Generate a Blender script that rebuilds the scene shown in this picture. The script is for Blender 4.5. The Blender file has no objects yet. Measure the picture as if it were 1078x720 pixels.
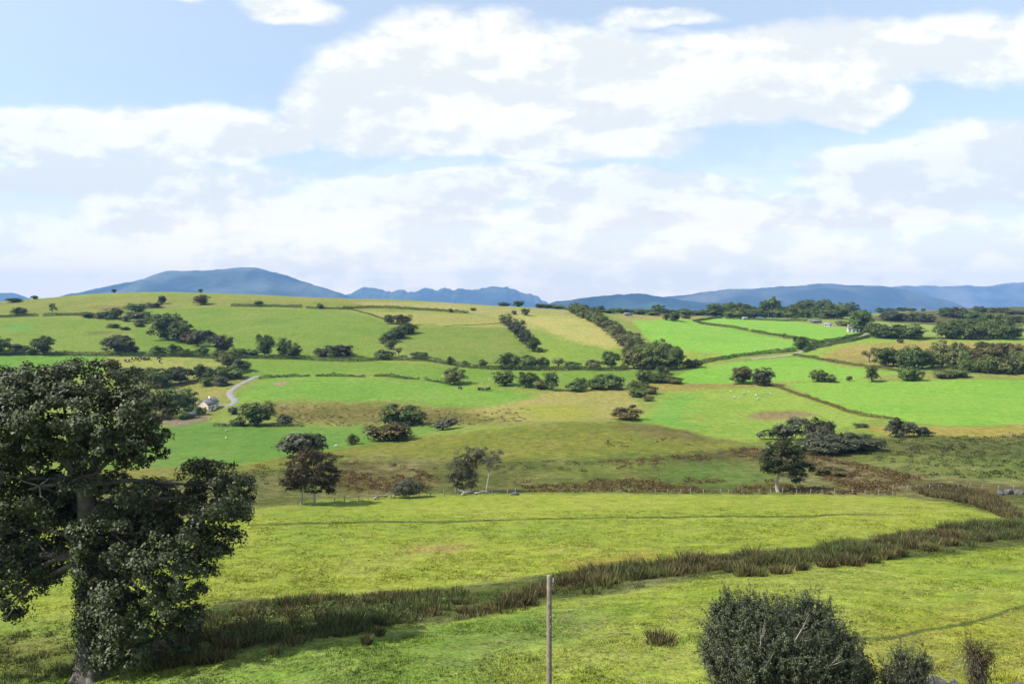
# A wide green valley of hedged fields under a summer sky.
SKY_S = 0.12
CLOUD = 0.66
HAZE_D = 6.7e-5
import bpy, math, random
import numpy as np
from mathutils import Vector, Matrix

random.seed(7)
RNG = np.random.default_rng(11)
sc = bpy.context.scene
COL = sc.collection
R = math.radians

# ------------------------------------------------------------------ camera
CAM_Z = 45.0
FPX = 846.0                      # focal length in photo pixels (1078 wide)
PITCH = math.atan(30 / FPX)
cam_d = bpy.data.cameras.new('camera')
cam = bpy.data.objects.new('camera', cam_d)
COL.objects.link(cam)
cam.location = (0, 0, CAM_Z)
cam.rotation_euler = (math.pi / 2 - PITCH, 0, 0)
cam_d.sensor_width = 36
cam_d.lens = 36 * FPX / 1078
cam_d.clip_start = 0.5
cam_d.clip_end = 40000
sc.camera = cam
sc.view_settings.view_transform = 'Standard'
sc.view_settings.look = 'None'
sc.view_settings.gamma = 1
sc.view_settings.exposure = 0.85
sc.view_settings.use_curve_mapping = False
sc.cycles.max_bounces = 5
sc.cycles.diffuse_bounces = 2
sc.cycles.glossy_bounces = 1
sc.cycles.transmission_bounces = 2
sc.cycles.transparent_max_bounces = 4
sc.cycles.volume_bounces = 0
sc.cycles.use_denoising = True
try:
    sc.cycles.denoiser = 'OPENIMAGEDENOISE'
    sc.cycles.denoising_input_passes = 'RGB_ALBEDO_NORMAL'
    sc.cycles.denoising_prefilter = 'ACCURATE'
except Exception:
    pass


def slope(v):
    return -np.tan(PITCH + np.arctan((np.asarray(v, float) - 360) / FPX))


def kx(u, v):
    vc = (np.asarray(v, float) - 360) / FPX
    return (np.asarray(u, float) - 539) / FPX / (math.cos(PITCH) - vc * math.sin(PITCH))


# ------------------------------------------------------------------ noise
def _hash(ix, iy, s):
    n = (ix * 374761393 + iy * 668265263 + s * 974634777) & 0xffffffff
    n = ((n ^ (n >> 13)) * 1274126177) & 0xffffffff
    n = n ^ (n >> 16)
    return (n & 0xffff) / 65535.0


def vnoise(x, y, s=0):
    x = np.asarray(x, float); y = np.asarray(y, float)
    ix = np.floor(x).astype(np.int64); iy = np.floor(y).astype(np.int64)
    fx = x - ix; fy = y - iy
    fx = fx * fx * fx * (fx * (fx * 6 - 15) + 10); fy = fy * fy * fy * (fy * (fy * 6 - 15) + 10)
    a = _hash(ix, iy, s); b = _hash(ix + 1, iy, s); c = _hash(ix, iy + 1, s); d = _hash(ix + 1, iy + 1, s)
    return (a + (b - a) * fx) * (1 - fy) + (c + (d - c) * fx) * fy - 0.5


def fbm(x, y, s=0, o=4):
    t = 0; a = 1.0
    for i in range(o):
        t = t + a * vnoise(x, y, s + i * 17); x = x * 2.03 + 11.3; y = y * 2.03 - 7.7; a *= .5
    return t


# ------------------------------------------------------------------ land form
# for each bearing: ground rows as (row in the photograph, distance in metres), then the land behind the crest (distance, height)
PROF = {
    -300: ([(900, 26), (760, 43), (700, 55), (620, 85), (560, 115), (520, 150), (490, 195), (460, 250), (440, 310), (415, 400), (388, 450), (374, 485), (355, 560), (340, 640), (333, 720)], [(900, 35), (1300, 5), (2000, -10), (17300, -10)]),
    0: ([(900, 26), (760, 42), (700, 54), (650, 66), (600, 86), (560, 114), (520, 150), (490, 195), (460, 250), (440, 320), (415, 400), (388, 455), (374, 485), (355, 560), (335, 660), (322, 740), (317, 800)], [(900, 52), (1200, 20), (2000, -10), (17300, -10)]),
    100: ([(900, 26), (760, 41), (712, 50), (650, 64), (600, 85), (560, 112), (520, 150), (492, 190), (460, 270), (440, 345), (412, 415), (390, 465), (374, 495), (355, 570), (333, 675), (318, 770), (307, 850)], [(930, 68), (1200, 35), (2000, -10), (17300, -10)]),
    180: ([(900, 26), (760, 38), (700, 48), (650, 62), (610, 80), (565, 110), (525, 150), (495, 188), (485, 212), (462, 280), (447, 325), (436, 350), (410, 425), (390, 470), (377, 500), (355, 580), (331, 685), (315, 790), (306, 860)], [(950, 70), (1200, 35), (2000, -10), (17300, -10)]),
    330: ([(900, 26), (760, 37), (700, 45), (650, 59), (610, 82), (570, 107), (530, 150), (503, 185), (480, 215), (471, 240), (455, 295), (440, 335), (425, 365), (400, 430), (380, 495), (360, 560), (340, 640), (325, 730), (312, 840)], [(950, 62), (1200, 30), (2000, -10), (17300, -10)]),
    450: ([(900, 26), (760, 36), (700, 44), (655, 58), (620, 76), (575, 103), (530, 148), (503, 183), (480, 215), (462, 245), (457, 262), (440, 330), (425, 365), (400, 430), (383, 480), (365, 550), (340, 640), (325, 740), (316, 830)], [(950, 52), (1200, 25), (2000, -10), (17300, -10)]),
    560: ([(900, 26), (760, 36), (700, 44), (650, 59), (610, 79), (570, 104), (525, 150), (503, 182), (480, 212), (447, 252), (441, 270), (425, 345), (405, 405), (389, 450), (370, 530), (350, 610), (335, 690), (323, 790)], [(900, 46), (1200, 20), (2000, -10), (17300, -10)]),
    680: ([(900, 26), (760, 36), (700, 43), (650, 57), (600, 82), (565, 107), (522, 150), (503, 180), (480, 212), (452, 250), (444, 270), (425, 340), (408, 395), (393, 440), (375, 520), (355, 610), (340, 700), (332, 800), (329, 900)], [(1100, 40), (1400, 15), (2000, -10), (17300, -10)]),
    800: ([(900, 26), (760, 35), (700, 42), (650, 55), (610, 72), (580, 92), (550, 118), (520, 152), (500, 180), (482, 205), (466, 235), (455, 265), (435, 315), (410, 385), (390, 440), (372, 520), (355, 620), (342, 740), (336, 840)], [(1100, 36), (1400, 10), (2000, -10), (17300, -10)]),
    950: ([(900, 26), (760, 34), (700, 42), (650, 54), (600, 77), (565, 103), (540, 122), (520, 150), (495, 180), (470, 222), (455, 252), (447, 275), (420, 345), (400, 405), (388, 450), (365, 560), (350, 670), (340, 790), (331, 950)], [(1200, 48), (1500, 30), (2000, -10), (17300, -10)]),
    1078: ([(900, 26), (760, 34), (700, 41), (650, 54), (600, 76), (570, 98), (545, 118), (520, 148), (495, 178), (470, 222), (455, 250), (447, 275), (420, 345), (400, 400), (388, 445), (365, 550), (352, 650), (340, 790), (330, 1000), (322, 1200)], [(1400, 52), (1700, 20), (2200, -10), (17300, -10)]),
    1400: ([(900, 26), (760, 34), (700, 41), (650, 54), (600, 76), (570, 96), (545, 115), (520, 145), (495, 176), (470, 220), (450, 260), (420, 345), (388, 445), (365, 550), (352, 650), (338, 790), (328, 1000), (322, 1200)], [(1400, 45), (1700, 20), (2200, -10), (17300, -10)]),
}


def pchip(x, y, xi):
    x = np.array(x, float); y = np.array(y, float)
    h = np.diff(x); dl = np.diff(y) / h
    d = np.zeros_like(y)
    for i in range(1, len(x) - 1):
        if dl[i - 1] * dl[i] > 0:
            w1 = 2 * h[i] + h[i - 1]; w2 = h[i] + 2 * h[i - 1]
            d[i] = (w1 + w2) / (w1 / dl[i - 1] + w2 / dl[i])
    d[0] = dl[0]; d[-1] = dl[-1]
    k = np.clip(np.searchsorted(x, xi) - 1, 0, len(h) - 1)
    t = (xi - x[k]) / h[k]
    return (y[k] * (1 + 2 * t) * (1 - t) ** 2 + d[k] * h[k] * t * (1 - t) ** 2
            + y[k + 1] * t * t * (3 - 2 * t) + d[k + 1] * h[k] * t * t * (t - 1))


LN0, LN1, NL = math.log(2.0), math.log(17500.0), 1500
LNS = np.linspace(LN0, LN1, NL)
UG = np.linspace(-320, 1420, 349)        # 5 px steps
_us = sorted(PROF)
_cols = []
for u_ in _us:
    near, far = PROF[u_]
    ys = [1.5] + [p[1] for p in near] + [p[0] for p in far]
    z0 = CAM_Z + float(slope(near[0][0])) * near[0][1]
    zs = [z0 + 2.0] + [CAM_Z + float(slope(p[0])) * p[1] for p in near] + [p[1] for p in far]
    zi = pchip(np.log(ys), zs, LNS)
    _cols.append(zi)
_cols = np.array(_cols)
TAB = np.zeros((len(UG), NL))
for j in range(NL):
    TAB[:, j] = np.interp(UG, _us, _cols[:, j])


def gsm(a, sig, ax):
    n = int(sig * 3) + 1
    k = np.exp(-.5 * (np.arange(-n, n + 1) / sig) ** 2); k /= k.sum()
    pad = [(0, 0), (0, 0)]; pad[ax] = (n, n)
    b = np.pad(a, pad, mode='edge')
    out = np.zeros_like(a)
    for i, w in enumerate(k):
        out += w * (b[i:i + a.shape[0], :] if ax == 0 else b[:, i:i + a.shape[1]])
    return out


TAB = gsm(TAB, 7, 0)
TAB = gsm(TAB, 5, 1)
AZE = math.atan((1230 - 539) / FPX)


def ground(x, y, detail=True):
    x = np.asarray(x, float); y = np.asarray(y, float)
    r = np.hypot(x, y) + 1e-6
    az = np.arctan2(x, y); aa = np.abs(az)
    D = r * np.cos(np.minimum(aa, AZE))
    u = 539 + FPX * np.tan(np.clip(az, -R(45), R(45)))
    u = np.clip(u, -300, 1400)
    back = np.clip((aa - R(60)) / R(115), 0, 1)
    u = u + (540 - u) * back
    fi = np.clip((u - UG[0]) / 5.0, 0, len(UG) - 1.001)
    fj = np.clip((np.log(np.maximum(D, 2.0)) - LN0) / (LN1 - LN0) * (NL - 1), 0, NL - 1.001)
    i = fi.astype(int); j = fj.astype(int); a = fi - i; b = fj - j
    z = (TAB[i, j] * (1 - a) + TAB[i + 1, j] * a) * (1 - b) + (TAB[i, j + 1] * (1 - a) + TAB[i + 1, j + 1] * a) * b
    if detail:
        far = np.clip((r - 60) / 400, 0, 1)
        z = z + (.25 + 1.0 * far) * fbm(x / 45, y / 45, 3, 3) + .14 * fbm(x / 5, y / 5, 9, 3) + .10 * np.clip(1.5 - r / 120, 0, 1) * fbm(x / .9, y / .9, 21, 2)
    return z


_YS = np.exp(np.linspace(math.log(14), math.log(2400), 1400))


def place_many(us, vs):
    us = np.atleast_1d(np.asarray(us, float)); vs = np.atleast_1d(np.asarray(vs, float))
    k = kx(us, vs); s = slope(vs)
    X = k[:, None] * _YS[None, :]
    rz = CAM_Z + s[:, None] * _YS[None, :]
    g = ground(X, np.broadcast_to(_YS, X.shape))
    d = rz - g
    hit = d <= 0
    out = np.zeros((len(us), 3))
    for n in range(len(us)):
        if hit[n].any():
            i = int(np.argmax(hit[n]))
            if i > 0:
                t = d[n, i - 1] / (d[n, i - 1] - d[n, i]); Y = _YS[i - 1] + t * (_YS[i] - _YS[i - 1])
            else:
                Y = _YS[0]
        else:
            m = _YS < 1450
            Y = _YS[int(np.argmin(np.where(m, d[n] / _YS, 1e9)))]
        out[n] = (k[n] * Y, Y, 0)
    out[:, 2] = ground(out[:, 0], out[:, 1])
    return out


def place(u, v):
    p = place_many([u], [v])[0]
    return Vector(p), p[1] / FPX          # point, metres per pixel there


# ------------------------------------------------------------------ materials
def lin(c):
    c = np.asarray(c, float) / 255
    return np.where(c <= .04045, c / 12.92, ((c + .055) / 1.055) ** 2.4)


class NT:
    def __init__(s, tree): s.t = tree; s.n = tree.nodes; s.l = tree.links
    def new(s, typ, **kw):
        nd = s.n.new(typ)
        for k_, v_ in kw.items(): setattr(nd, k_, v_)
        return nd
    def put(s, sock, v):
        if hasattr(v, 'links') or isinstance(v, bpy.types.NodeSocket): s.l.new(v, sock)
        else: sock.default_value = v
    def math(s, op, a, b=None, c=None, clamp=False):
        nd = s.new('ShaderNodeMath', operation=op, use_clamp=clamp)
        s.put(nd.inputs[0], a)
        if b is not None: s.put(nd.inputs[1], b)
        if c is not None: s.put(nd.inputs[2], c)
        return nd.outputs[0]
    def vmath(s, op, a, b=None, scale=None):
        nd = s.new('ShaderNodeVectorMath', operation=op)
        s.put(nd.inputs[0], a)
        if b is not None: s.put(nd.inputs[1], b)
        if scale is not None: s.put(nd.inputs['Scale'], scale)
        return nd.outputs['Value'] if op in ('LENGTH', 'DOT_PRODUCT') else nd.outputs[0]
    def noise(s, vec, scale, detail=3, rough=.5):
        nd = s.new('ShaderNodeTexNoise'); nd.inputs['Scale'].default_value = scale
        nd.inputs['Detail'].default_value = detail; nd.inputs['Roughness'].default_value = rough
        s.l.new(vec, nd.inputs['Vector']); return nd.outputs['Fac']
    def ramp(s, v, a, b, c=0.0, d=1.0, smooth=True):
        nd = s.new('ShaderNodeMapRange', interpolation_type='SMOOTHSTEP' if smooth else 'LINEAR')
        s.put(nd.inputs[0], v)
        for i, q in enumerate((a, b, c, d)): s.put(nd.inputs[i + 1], q)
        return nd.outputs[0]
    def mix(s, f, a, b, blend='MIX'):
        nd = s.new('ShaderNodeMix', data_type='RGBA', blend_type=blend)
        s.put(nd.inputs[0], f); s.put(nd.inputs[6], a); s.put(nd.inputs[7], b)
        return nd.outputs[2]


def newmat(name):
    m = bpy.data.materials.new(name); m.use_nodes = True
    t = NT(m.node_tree); t.n.clear()
    out = t.new('ShaderNodeOutputMaterial')
    return m, t, out


def c4(c): return (float(c[0]), float(c[1]), float(c[2]), 1)


def simple_mat(name, col, rough=.8, var=.35, scale=3.0, col2=None, bump=0.0, metal=0.0):
    m, t, out = newmat(name)
    tc = t.new('ShaderNodeTexCoord')
    n1 = t.noise(tc.outputs['Object'], scale, 4, .6)
    n2 = t.noise(tc.outputs['Object'], scale * 6, 3, .6)
    f = t.math('ADD', t.math('MULTIPLY', n1, .65), t.math('MULTIPLY', n2, .35))
    c2 = col2 if col2 is not None else [q * (1 + var) for q in col]
    c1 = col if col2 is not None else [q * (1 - var) for q in col]
    c = t.mix(t.ramp(f, .35, .65), c4(c1), c4(c2))
    b = t.new('ShaderNodeBsdfPrincipled'); t.l.new(c, b.inputs['Base Color'])
    b.inputs['Roughness'].default_value = rough; b.inputs['Metallic'].default_value = metal
    if bump:
        bp = t.new('ShaderNodeBump'); bp.inputs['Strength'].default_value = bump; bp.inputs['Distance'].default_value = .1
        t.l.new(n2, bp.inputs['Height']); t.l.new(bp.outputs[0], b.inputs['Normal'])
    t.l.new(b.outputs[0], out.inputs[0])
    return m


def leaf_mat(name, col, col2, patch=.35, trans=.34, gloss=.15):
    """leaf colour: every leaf its own tint, plus clumps of a second colour"""
    m, t, out = newmat(name)
    geo = t.new('ShaderNodeNewGeometry'); tc = t.new('ShaderNodeTexCoord'); oi = t.new('ShaderNodeObjectInfo')
    rnd = geo.outputs['Random Per Island']
    vec = t.vmath('ADD', geo.outputs['Position'], t.vmath('SCALE', (37.1, 11.7, 5.3), scale=t.math('MULTIPLY', oi.outputs['Random'], 9.0)))
    n = t.noise(vec, patch, 2, .5)
    f = t.math('ADD', t.math('MULTIPLY', n, .9), t.math('MULTIPLY', rnd, .45))
    c = t.mix(t.ramp(f, .5, .95), c4(col), c4(col2))
    val = t.math('ADD', t.math('MULTIPLY', rnd, .95), .52)
    val = t.math('MULTIPLY', val, t.math('ADD', t.math('MULTIPLY', oi.outputs['Random'], .35), .82))
    hs = t.new('ShaderNodeHueSaturation'); t.l.new(c, hs.inputs['Color']); t.l.new(val, hs.inputs['Value'])
    t.l.new(t.math('ADD', t.math('MULTIPLY', oi.outputs['Random'], .03), .485), hs.inputs['Hue'])
    d = t.new('ShaderNodeBsdfPrincipled'); t.l.new(hs.outputs[0], d.inputs['Base Color']); d.inputs['Roughness'].default_value = .55
    d.inputs['Specular IOR Level'].default_value = gloss
    tr = t.new('ShaderNodeBsdfTranslucent'); t.l.new(hs.outputs[0], tr.inputs[0])
    mx = t.new('ShaderNodeMixShader'); mx.inputs[0].default_value = trans
    t.l.new(d.outputs[0], mx.inputs[1]); t.l.new(tr.outputs[0], mx.inputs[2])
    t.l.new(mx.outputs[0], out.inputs[0])
    return m


LEAF = {
    'd': leaf_mat('dark_leaf', (0.068, 0.104, 0.028), (0.113, 0.152, 0.041)),
    'm': leaf_mat('mid_leaf', (0.091, 0.129, 0.033), (0.158, 0.196, 0.053)),
    'o': leaf_mat('olive_leaf', (0.120, 0.140, 0.043), (0.189, 0.193, 0.068)),
    'b': leaf_mat('brown_leaf', (.100, .088, .030), (.150, .130, .044)),
    'r': leaf_mat('russet_leaf', (.082, .056, .028), (.064, .062, .027)),
    'g': leaf_mat('grey_leaf', (.085, .095, .060), (.13, .13, .085)),
    'y': leaf_mat('yellow_leaf', (.26, .20, .015), (.13, .13, .02)),
    'k': leaf_mat('purple_dark_leaf', (0.066, 0.074, 0.045), (0.098, 0.103, 0.053)),
}
M_hedge = leaf_mat('hedge_leaf', (0.058, 0.091, 0.025), (0.099, 0.134, 0.037))
M_hedge2 = leaf_mat('light_hedge_leaf', (0.069, 0.098, 0.028), (0.115, 0.144, 0.041))
M_syc = leaf_mat('big_tree_leaf', (0.034, 0.046, 0.016), (0.070, 0.082, 0.029), patch=.6, trans=.15, gloss=.35)
M_thorn = leaf_mat('thorn_leaf', (0.040, 0.052, 0.024), (0.074, 0.084, 0.040), patch=.9, trans=.1, gloss=.3)
M_redthorn = leaf_mat('red_thorn_leaf', (.075, .050, .024), (.10, .075, .032), patch=1.2)
M_rushg = leaf_mat('green_rush_blade', (.060, .080, .024), (.120, .140, .042), patch=.4, trans=.2, gloss=.2)
M_rush = leaf_mat('rush_blade', (.060, .056, .020), (.165, .140, .052), patch=.30, trans=.2, gloss=.2)
M_brack = leaf_mat('bracken', (.105, .068, .024), (.165, .118, .040), patch=.12)
M_heath = leaf_mat('rough_growth', (.040, .050, .016), (.085, .088, .026), patch=.12)
M_bark = simple_mat('bark', (.075, .064, .05), .9, .45, 4, bump=.5)
M_palebark = simple_mat('pale_bark', (.32, .29, .24), .9, .35, 5, bump=.4)
M_twig = simple_mat('twig', (.10, .09, .075), .9, .4, 8)
M_pole = simple_mat('pole_wood', (.20, .17, .125), .85, .35, 6, bump=.3)
M_rock = simple_mat('grey_stone', (.085, .085, .086), .9, .4, 3, bump=.6)
M_white = simple_mat('white_render', (.44, .42, .39), .85, .06, 1.5)
M_cream = simple_mat('cream_render', (.85, .68, .52), .85, .07, 1.5)
M_slate = simple_mat('slate_roof', (.10, .10, .108), .6, .25, 3)
M_tin = simple_mat('grey_tin', (.22, .23, .245), .5, .15, 2)
M_glass = simple_mat('dark_glass', (.03, .035, .04), .15, .2, 2)
M_wool = simple_mat('sheep_wool', (.42, .40, .35), .95, .10, 9)
M_cow = simple_mat('cow_coat', (.055, .026, .014), .8, .4, 3)
M_cowblack = simple_mat('black_cow_coat', (.018, .016, .015), .8, .3, 3)
M_wire = simple_mat('fence_wire', (.14, .14, .14), .5, .1, 2)


# ------------------------------------------------------------------ mesh helpers
def np_mesh(name, V, F):
    """V (n,3); F (m,k) faces of k corners"""
    V = np.asarray(V, np.float32).reshape(-1, 3); F = np.asarray(F, np.int32)
    me = bpy.data.meshes.new(name)
    me.vertices.add(len(V)); me.vertices.foreach_set('co', V.ravel())
    k = F.shape[1]
    me.loops.add(F.size); me.loops.foreach_set('vertex_index', F.ravel())
    me.polygons.add(len(F)); me.polygons.foreach_set('loop_start', np.arange(0, F.size, k, dtype=np.int32))
    me.update(calc_edges=True)
    return me


def link(name, me, mats, parent=None, loc=None, smooth=False):
    o = bpy.data.objects.new(name, me); COL.objects.link(o)
    if not isinstance(mats, (list, tuple)): mats = [mats]
    if not me.materials:
        for m in mats: me.materials.append(m)
    if parent: o.parent = parent
    if loc is not None: o.location = loc
    if smooth: me.polygons.foreach_set('use_smooth', [True] * len(me.polygons))
    return o


def unit(a): return a / (np.linalg.norm(a, axis=-1, keepdims=True) + 1e-9)


def leaf_quads(P, N, size, rng, aspect=.7):
    """one pointed leaf (4 corners) at each point P, facing about N"""
    n = len(P)
    T = unit(np.cross(N, rng.normal(size=(n, 3))))
    B = np.cross(N, T)
    s = (size * rng.uniform(.6, 1.35, n))[:, None]
    bend = N * s * .18
    V = np.stack([P - T * s * .5, P + B * s * .5 * aspect + bend, P + T * s * .5, P - B * s * .5 * aspect + bend], 1)
    return V.reshape(-1, 3)


def quads(n): return np.arange(n * 4, dtype=np.int32).reshape(-1, 4)


def tube(pts, rad, seg=7):
    pts = np.asarray(pts, float); V = []; F = []
    m = len(pts)
    for i in range(m):
        d = pts[min(i + 1, m - 1)] - pts[max(i - 1, 0)]; d = d / (np.linalg.norm(d) + 1e-9)
        a = np.cross(d, [0, 0, 1.0]) if abs(d[2]) < .95 else np.cross(d, [0, 1.0, 0]); a /= np.linalg.norm(a); b = np.cross(d, a)
        for k in range(seg):
            t = 2 * math.pi * k / seg
            V.append(pts[i] + rad[i] * (a * math.cos(t) + b * math.sin(t)))
    for i in range(m - 1):
        for k in range(seg):
            q = (k + 1) % seg
            F.append((i * seg + k, i * seg + q, (i + 1) * seg + q, (i + 1) * seg + k))
    return np.array(V), np.array(F)


def join(parts):
    V = []; F = []; n = 0
    for v, f in parts:
        V.append(v); F.append(f + n); n += len(v)
    return np.concatenate(V), np.concatenate(F)


def sph_dirs(n, rng): return unit(rng.normal(size=(n, 3)))


def clump_cloud(lobes, n_cl, leaves_per, cl_r, size, rng, flat=.75, up=.35, nrand=.8, inner=.55):
    """lobes: list of (centre, radii). Returns leaf quad verts. Leaves sit on small clumps set on the lobes."""
    area = np.array([r[0] * r[1] + r[1] * r[2] + r[0] * r[2] for c, r in lobes]); area = area / area.sum()
    out = []
    for (c, r), w in zip(lobes, area):
        k = max(3, int(n_cl * w))
        d = sph_dirs(k, rng); rr = rng.uniform(inner, 1.0, k) ** .6
        cc = np.array(c) + d * np.array(r) * rr[:, None]
        for q in range(k):
            m = max(4, int(leaves_per * rng.uniform(.5, 1.5)))
            e = sph_dirs(m, rng)
            e[:, 2] = np.where(e[:, 2] < -.55, -e[:, 2] * .6, e[:, 2])
            rad = cl_r * rng.uniform(.65, 1.3)
            P = cc[q] + e * np.array([rad, rad, rad * flat]) * rng.uniform(.45, 1.08, m)[:, None]
            N = unit(e * .55 + d[q] * .75 + np.array([0, 0, up]) + rng.normal(size=(m, 3)) * nrand * .6)
            out.append(leaf_quads(P, N, size, rng))
    return np.concatenate(out)


def tag(o, label=None, cat=None, group=None, kind=None):
    if label: o['label'] = label
    if cat: o['category'] = cat
    if group: o['group'] = group
    if kind: o['kind'] = kind
    return o

# ------------------------------------------------------------------ field colours (seen colour under this sun -> albedo)
KILL = 2.40
def alb(*c):
    a = lin(c) / KILL
    return a * np.array([1, 1, .72 if c[2] < 80 else .9])

FIELDS = []      # (world polygon, albedo, roughness 0..1, warp metres)
def field(px, col, rough=.25, warp=1.2):
    p = place_many([q[0] for q in px], [q[1] for q in px])
    FIELDS.append((p[:, :2], alb(*col), rough, warp))

# painter's order, far to near, later ones on top
field([(-150, 330), (0, 331), (60, 332), (120, 334), (160, 320), (243, 323), (372, 326), (455, 326), (493, 329), (560, 322), (500, 300), (0, 300), (-150, 300)], (164, 168, 66), .5, 4)
field([(100, 322), (190, 322), (165, 332), (120, 333)], (154, 140, 74), .7, 4)
field([(380, 318), (480, 319), (560, 323), (620, 328), (640, 336), (560, 345), (500, 330), (440, 324), (380, 322)], (196, 188, 104), .4, 4)
field([(372, 327), (490, 331), (530, 336), (536, 346), (470, 343), (430, 341), (400, 335)], (186, 184, 84), .3, 3)
field([(-150, 336), (60, 334), (130, 345), (130, 372), (-150, 374)], (146, 172, 44), .25, 2)
field([(5, 341), (36, 341), (34, 347), (8, 348)], (120, 178, 60), .2, 3)
field([(130, 324), (243, 325), (360, 327), (410, 342), (418, 360), (405, 378), (300, 376), (150, 373), (132, 345)], (142, 170, 42), .25, 2)
field([(90, 349), (128, 349), (125, 352), (92, 352)], (140, 140, 60), .7, 3)
field([(420, 345), (535, 345), (568, 374), (545, 387), (500, 385), (440, 380), (422, 370)], (142, 166, 44), .25, 2)
field([(548, 330), (620, 334), (660, 352), (668, 366), (640, 372), (590, 358), (552, 342)], (212, 203, 104), .25, 7)
field([(552, 342), (590, 356), (640, 368), (668, 366), (664, 385), (655, 389), (580, 387), (566, 368)], (158, 184, 46), .25, 5)
field([(-150, 374), (112, 375), (112, 392), (60, 398), (-150, 396)], (128, 180, 48), .2, 1)
field([(112, 376), (232, 377), (240, 390), (215, 396), (112, 395)], (182, 184, 80), .35, 1)
field([(244, 379), (400, 381), (470, 386), (530, 390), (700, 391), (760, 392), (760, 398), (690, 402), (560, 407), (480, 404), (400, 397), (330, 395), (274, 398), (246, 392)], (138, 174, 40), .2, 1)
field([(268, 399), (330, 396), (400, 398), (480, 405), (540, 412), (574, 418), (560, 427), (500, 430), (420, 424), (340, 422), (270, 424), (246, 418)], (138, 184, 42), .22, 1.5)
field([(245, 404), (270, 400), (265, 420), (248, 428)], (138, 184, 42), .2, 1)
field([(288, 403), (297, 401), (305, 403), (298, 406), (290, 406)], (190, 165, 120), .5, .6)
field([(265, 423), (420, 424), (500, 430), (560, 427), (580, 420), (560, 446), (450, 447), (380, 446), (300, 446), (265, 436)], (142, 130, 58), .7, 5)
field([(490, 432), (560, 420), (590, 410), (670, 408), (680, 425), (665, 444), (590, 443), (540, 444)], (190, 180, 86), .45, 4)
field([(540, 428), (600, 425), (640, 436), (610, 442), (560, 441)], (186, 184, 56), .4, 4)
field([(120, 395), (250, 395), (268, 400), (240, 426), (200, 444), (130, 440)], (158, 158, 74), .5, 4)
field([(200, 404), (240, 402), (238, 422), (214, 424)], (176, 172, 76), .5, 2)
field([(160, 438), (218, 436), (222, 444), (190, 450), (165, 446)], (158, 140, 112), .4, .7)
field([(90, 448), (190, 449), (216, 443), (270, 449), (330, 449), (370, 452), (376, 462), (345, 474), (250, 488), (170, 492), (90, 494)], (118, 164, 42), .2, 1)
field([(320, 449), (450, 445), (470, 452), (380, 468), (345, 474)], (126, 168, 44), .3, 2)
field([(100, 494), (250, 489), (345, 474), (430, 461), (520, 452), (600, 444), (670, 445), (730, 452), (790, 466), (770, 474), (690, 478), (600, 482), (480, 484), (400, 482), (340, 486), (250, 500), (100, 520)], (148, 150, 42), .4, 2)
field([(640, 446), (690, 447), (740, 455), (780, 466), (740, 466), (690, 460)], (130, 122, 58), .35, 4)
field([(100, 515), (250, 498), (400, 482), (600, 482), (770, 474), (790, 468), (900, 470), (1250, 455), (1250, 520), (1070, 546), (960, 524), (700, 520), (500, 520), (380, 524), (265, 535), (100, 560)], (114, 118, 46), .75, 3)
field([(340, 484), (420, 486), (460, 505), (440, 520), (380, 522), (350, 505)], (118, 104, 54), .8, 4)
field([(700, 478), (800, 472), (850, 474), (960, 500), (980, 520), (880, 518), (850, 490), (790, 482)], (112, 98, 50), .8, 3)
field([(700, 490), (800, 488), (810, 510), (760, 512), (700, 506)], (112, 138, 46), .4, 3)
field([(560, 492), (690, 486), (700, 494), (620, 505), (560, 505)], (130, 140, 52), .5, 4)
field([(860, 480), (960, 500), (1080, 512), (1080, 524), (960, 520), (880, 505)], (112, 98, 50), .8, 3)
field([(890, 478), (1080, 480), (1180, 482), (1180, 506), (1060, 510), (980, 502), (930, 492)], (128, 142, 52), .6, 4)
field([(790, 462), (860, 466), (900, 462), (1020, 458), (1250, 452), (1250, 478), (1000, 480), (880, 476)], (120, 122, 52), .7, 3)
field([(905, 448), (990, 449), (1250, 446), (1250, 457), (1000, 460), (930, 458)], (190, 172, 66), .6, 2)
field([(672, 440), (700, 412), (760, 406), (820, 408), (850, 420), (925, 440), (890, 450), (850, 460), (800, 464), (760, 462), (700, 447)], (166, 196, 54), .3, 2)
field([(680, 442), (705, 418), (730, 418), (715, 440), (740, 452), (700, 447)], (140, 196, 54), .25, 3)
field([(785, 438), (800, 433), (830, 432), (862, 436), (840, 441), (800, 442)], (172, 150, 92), .7, 2)
field([(668, 408), (690, 402), (780, 399), (870, 401), (870, 404), (780, 408), (700, 412)], (184, 166, 78), .5, 1)
field([(826, 404), (900, 400), (1000, 400), (1250, 398), (1250, 446), (1000, 448), (930, 441), (880, 426), (845, 412)], (154, 206, 44), .16, .8)
field([(700, 400), (745, 385), (800, 379), (838, 376), (900, 387), (960, 394), (1000, 399), (870, 401), (780, 404), (700, 404)], (152, 208, 44), .15, .8)
field([(664, 337), (700, 334), (735, 336), (740, 342), (790, 350), (858, 362), (845, 368), (790, 374), (745, 383), (722, 388), (690, 365)], (154, 212, 44), .15, .8)
field([(705, 366), (760, 372), (750, 382), (722, 388)], (176, 194, 56), .3, 4)
field([(738, 338), (760, 335), (830, 338), (905, 348), (908, 352), (880, 359), (862, 361), (800, 349)], (156, 214, 50), .12, .8)
field([(640, 332), (740, 333), (735, 336), (660, 338)], (192, 178, 96), .4, 1)
field([(860, 338), (910, 342), (905, 349), (862, 343)], (184, 190, 100), .3, 1)
field([(840, 373), (862, 364), (912, 354), (960, 356), (1250, 356), (1250, 372), (1000, 385), (950, 390), (900, 386)], (172, 200, 60), .35, 1.5)
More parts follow.
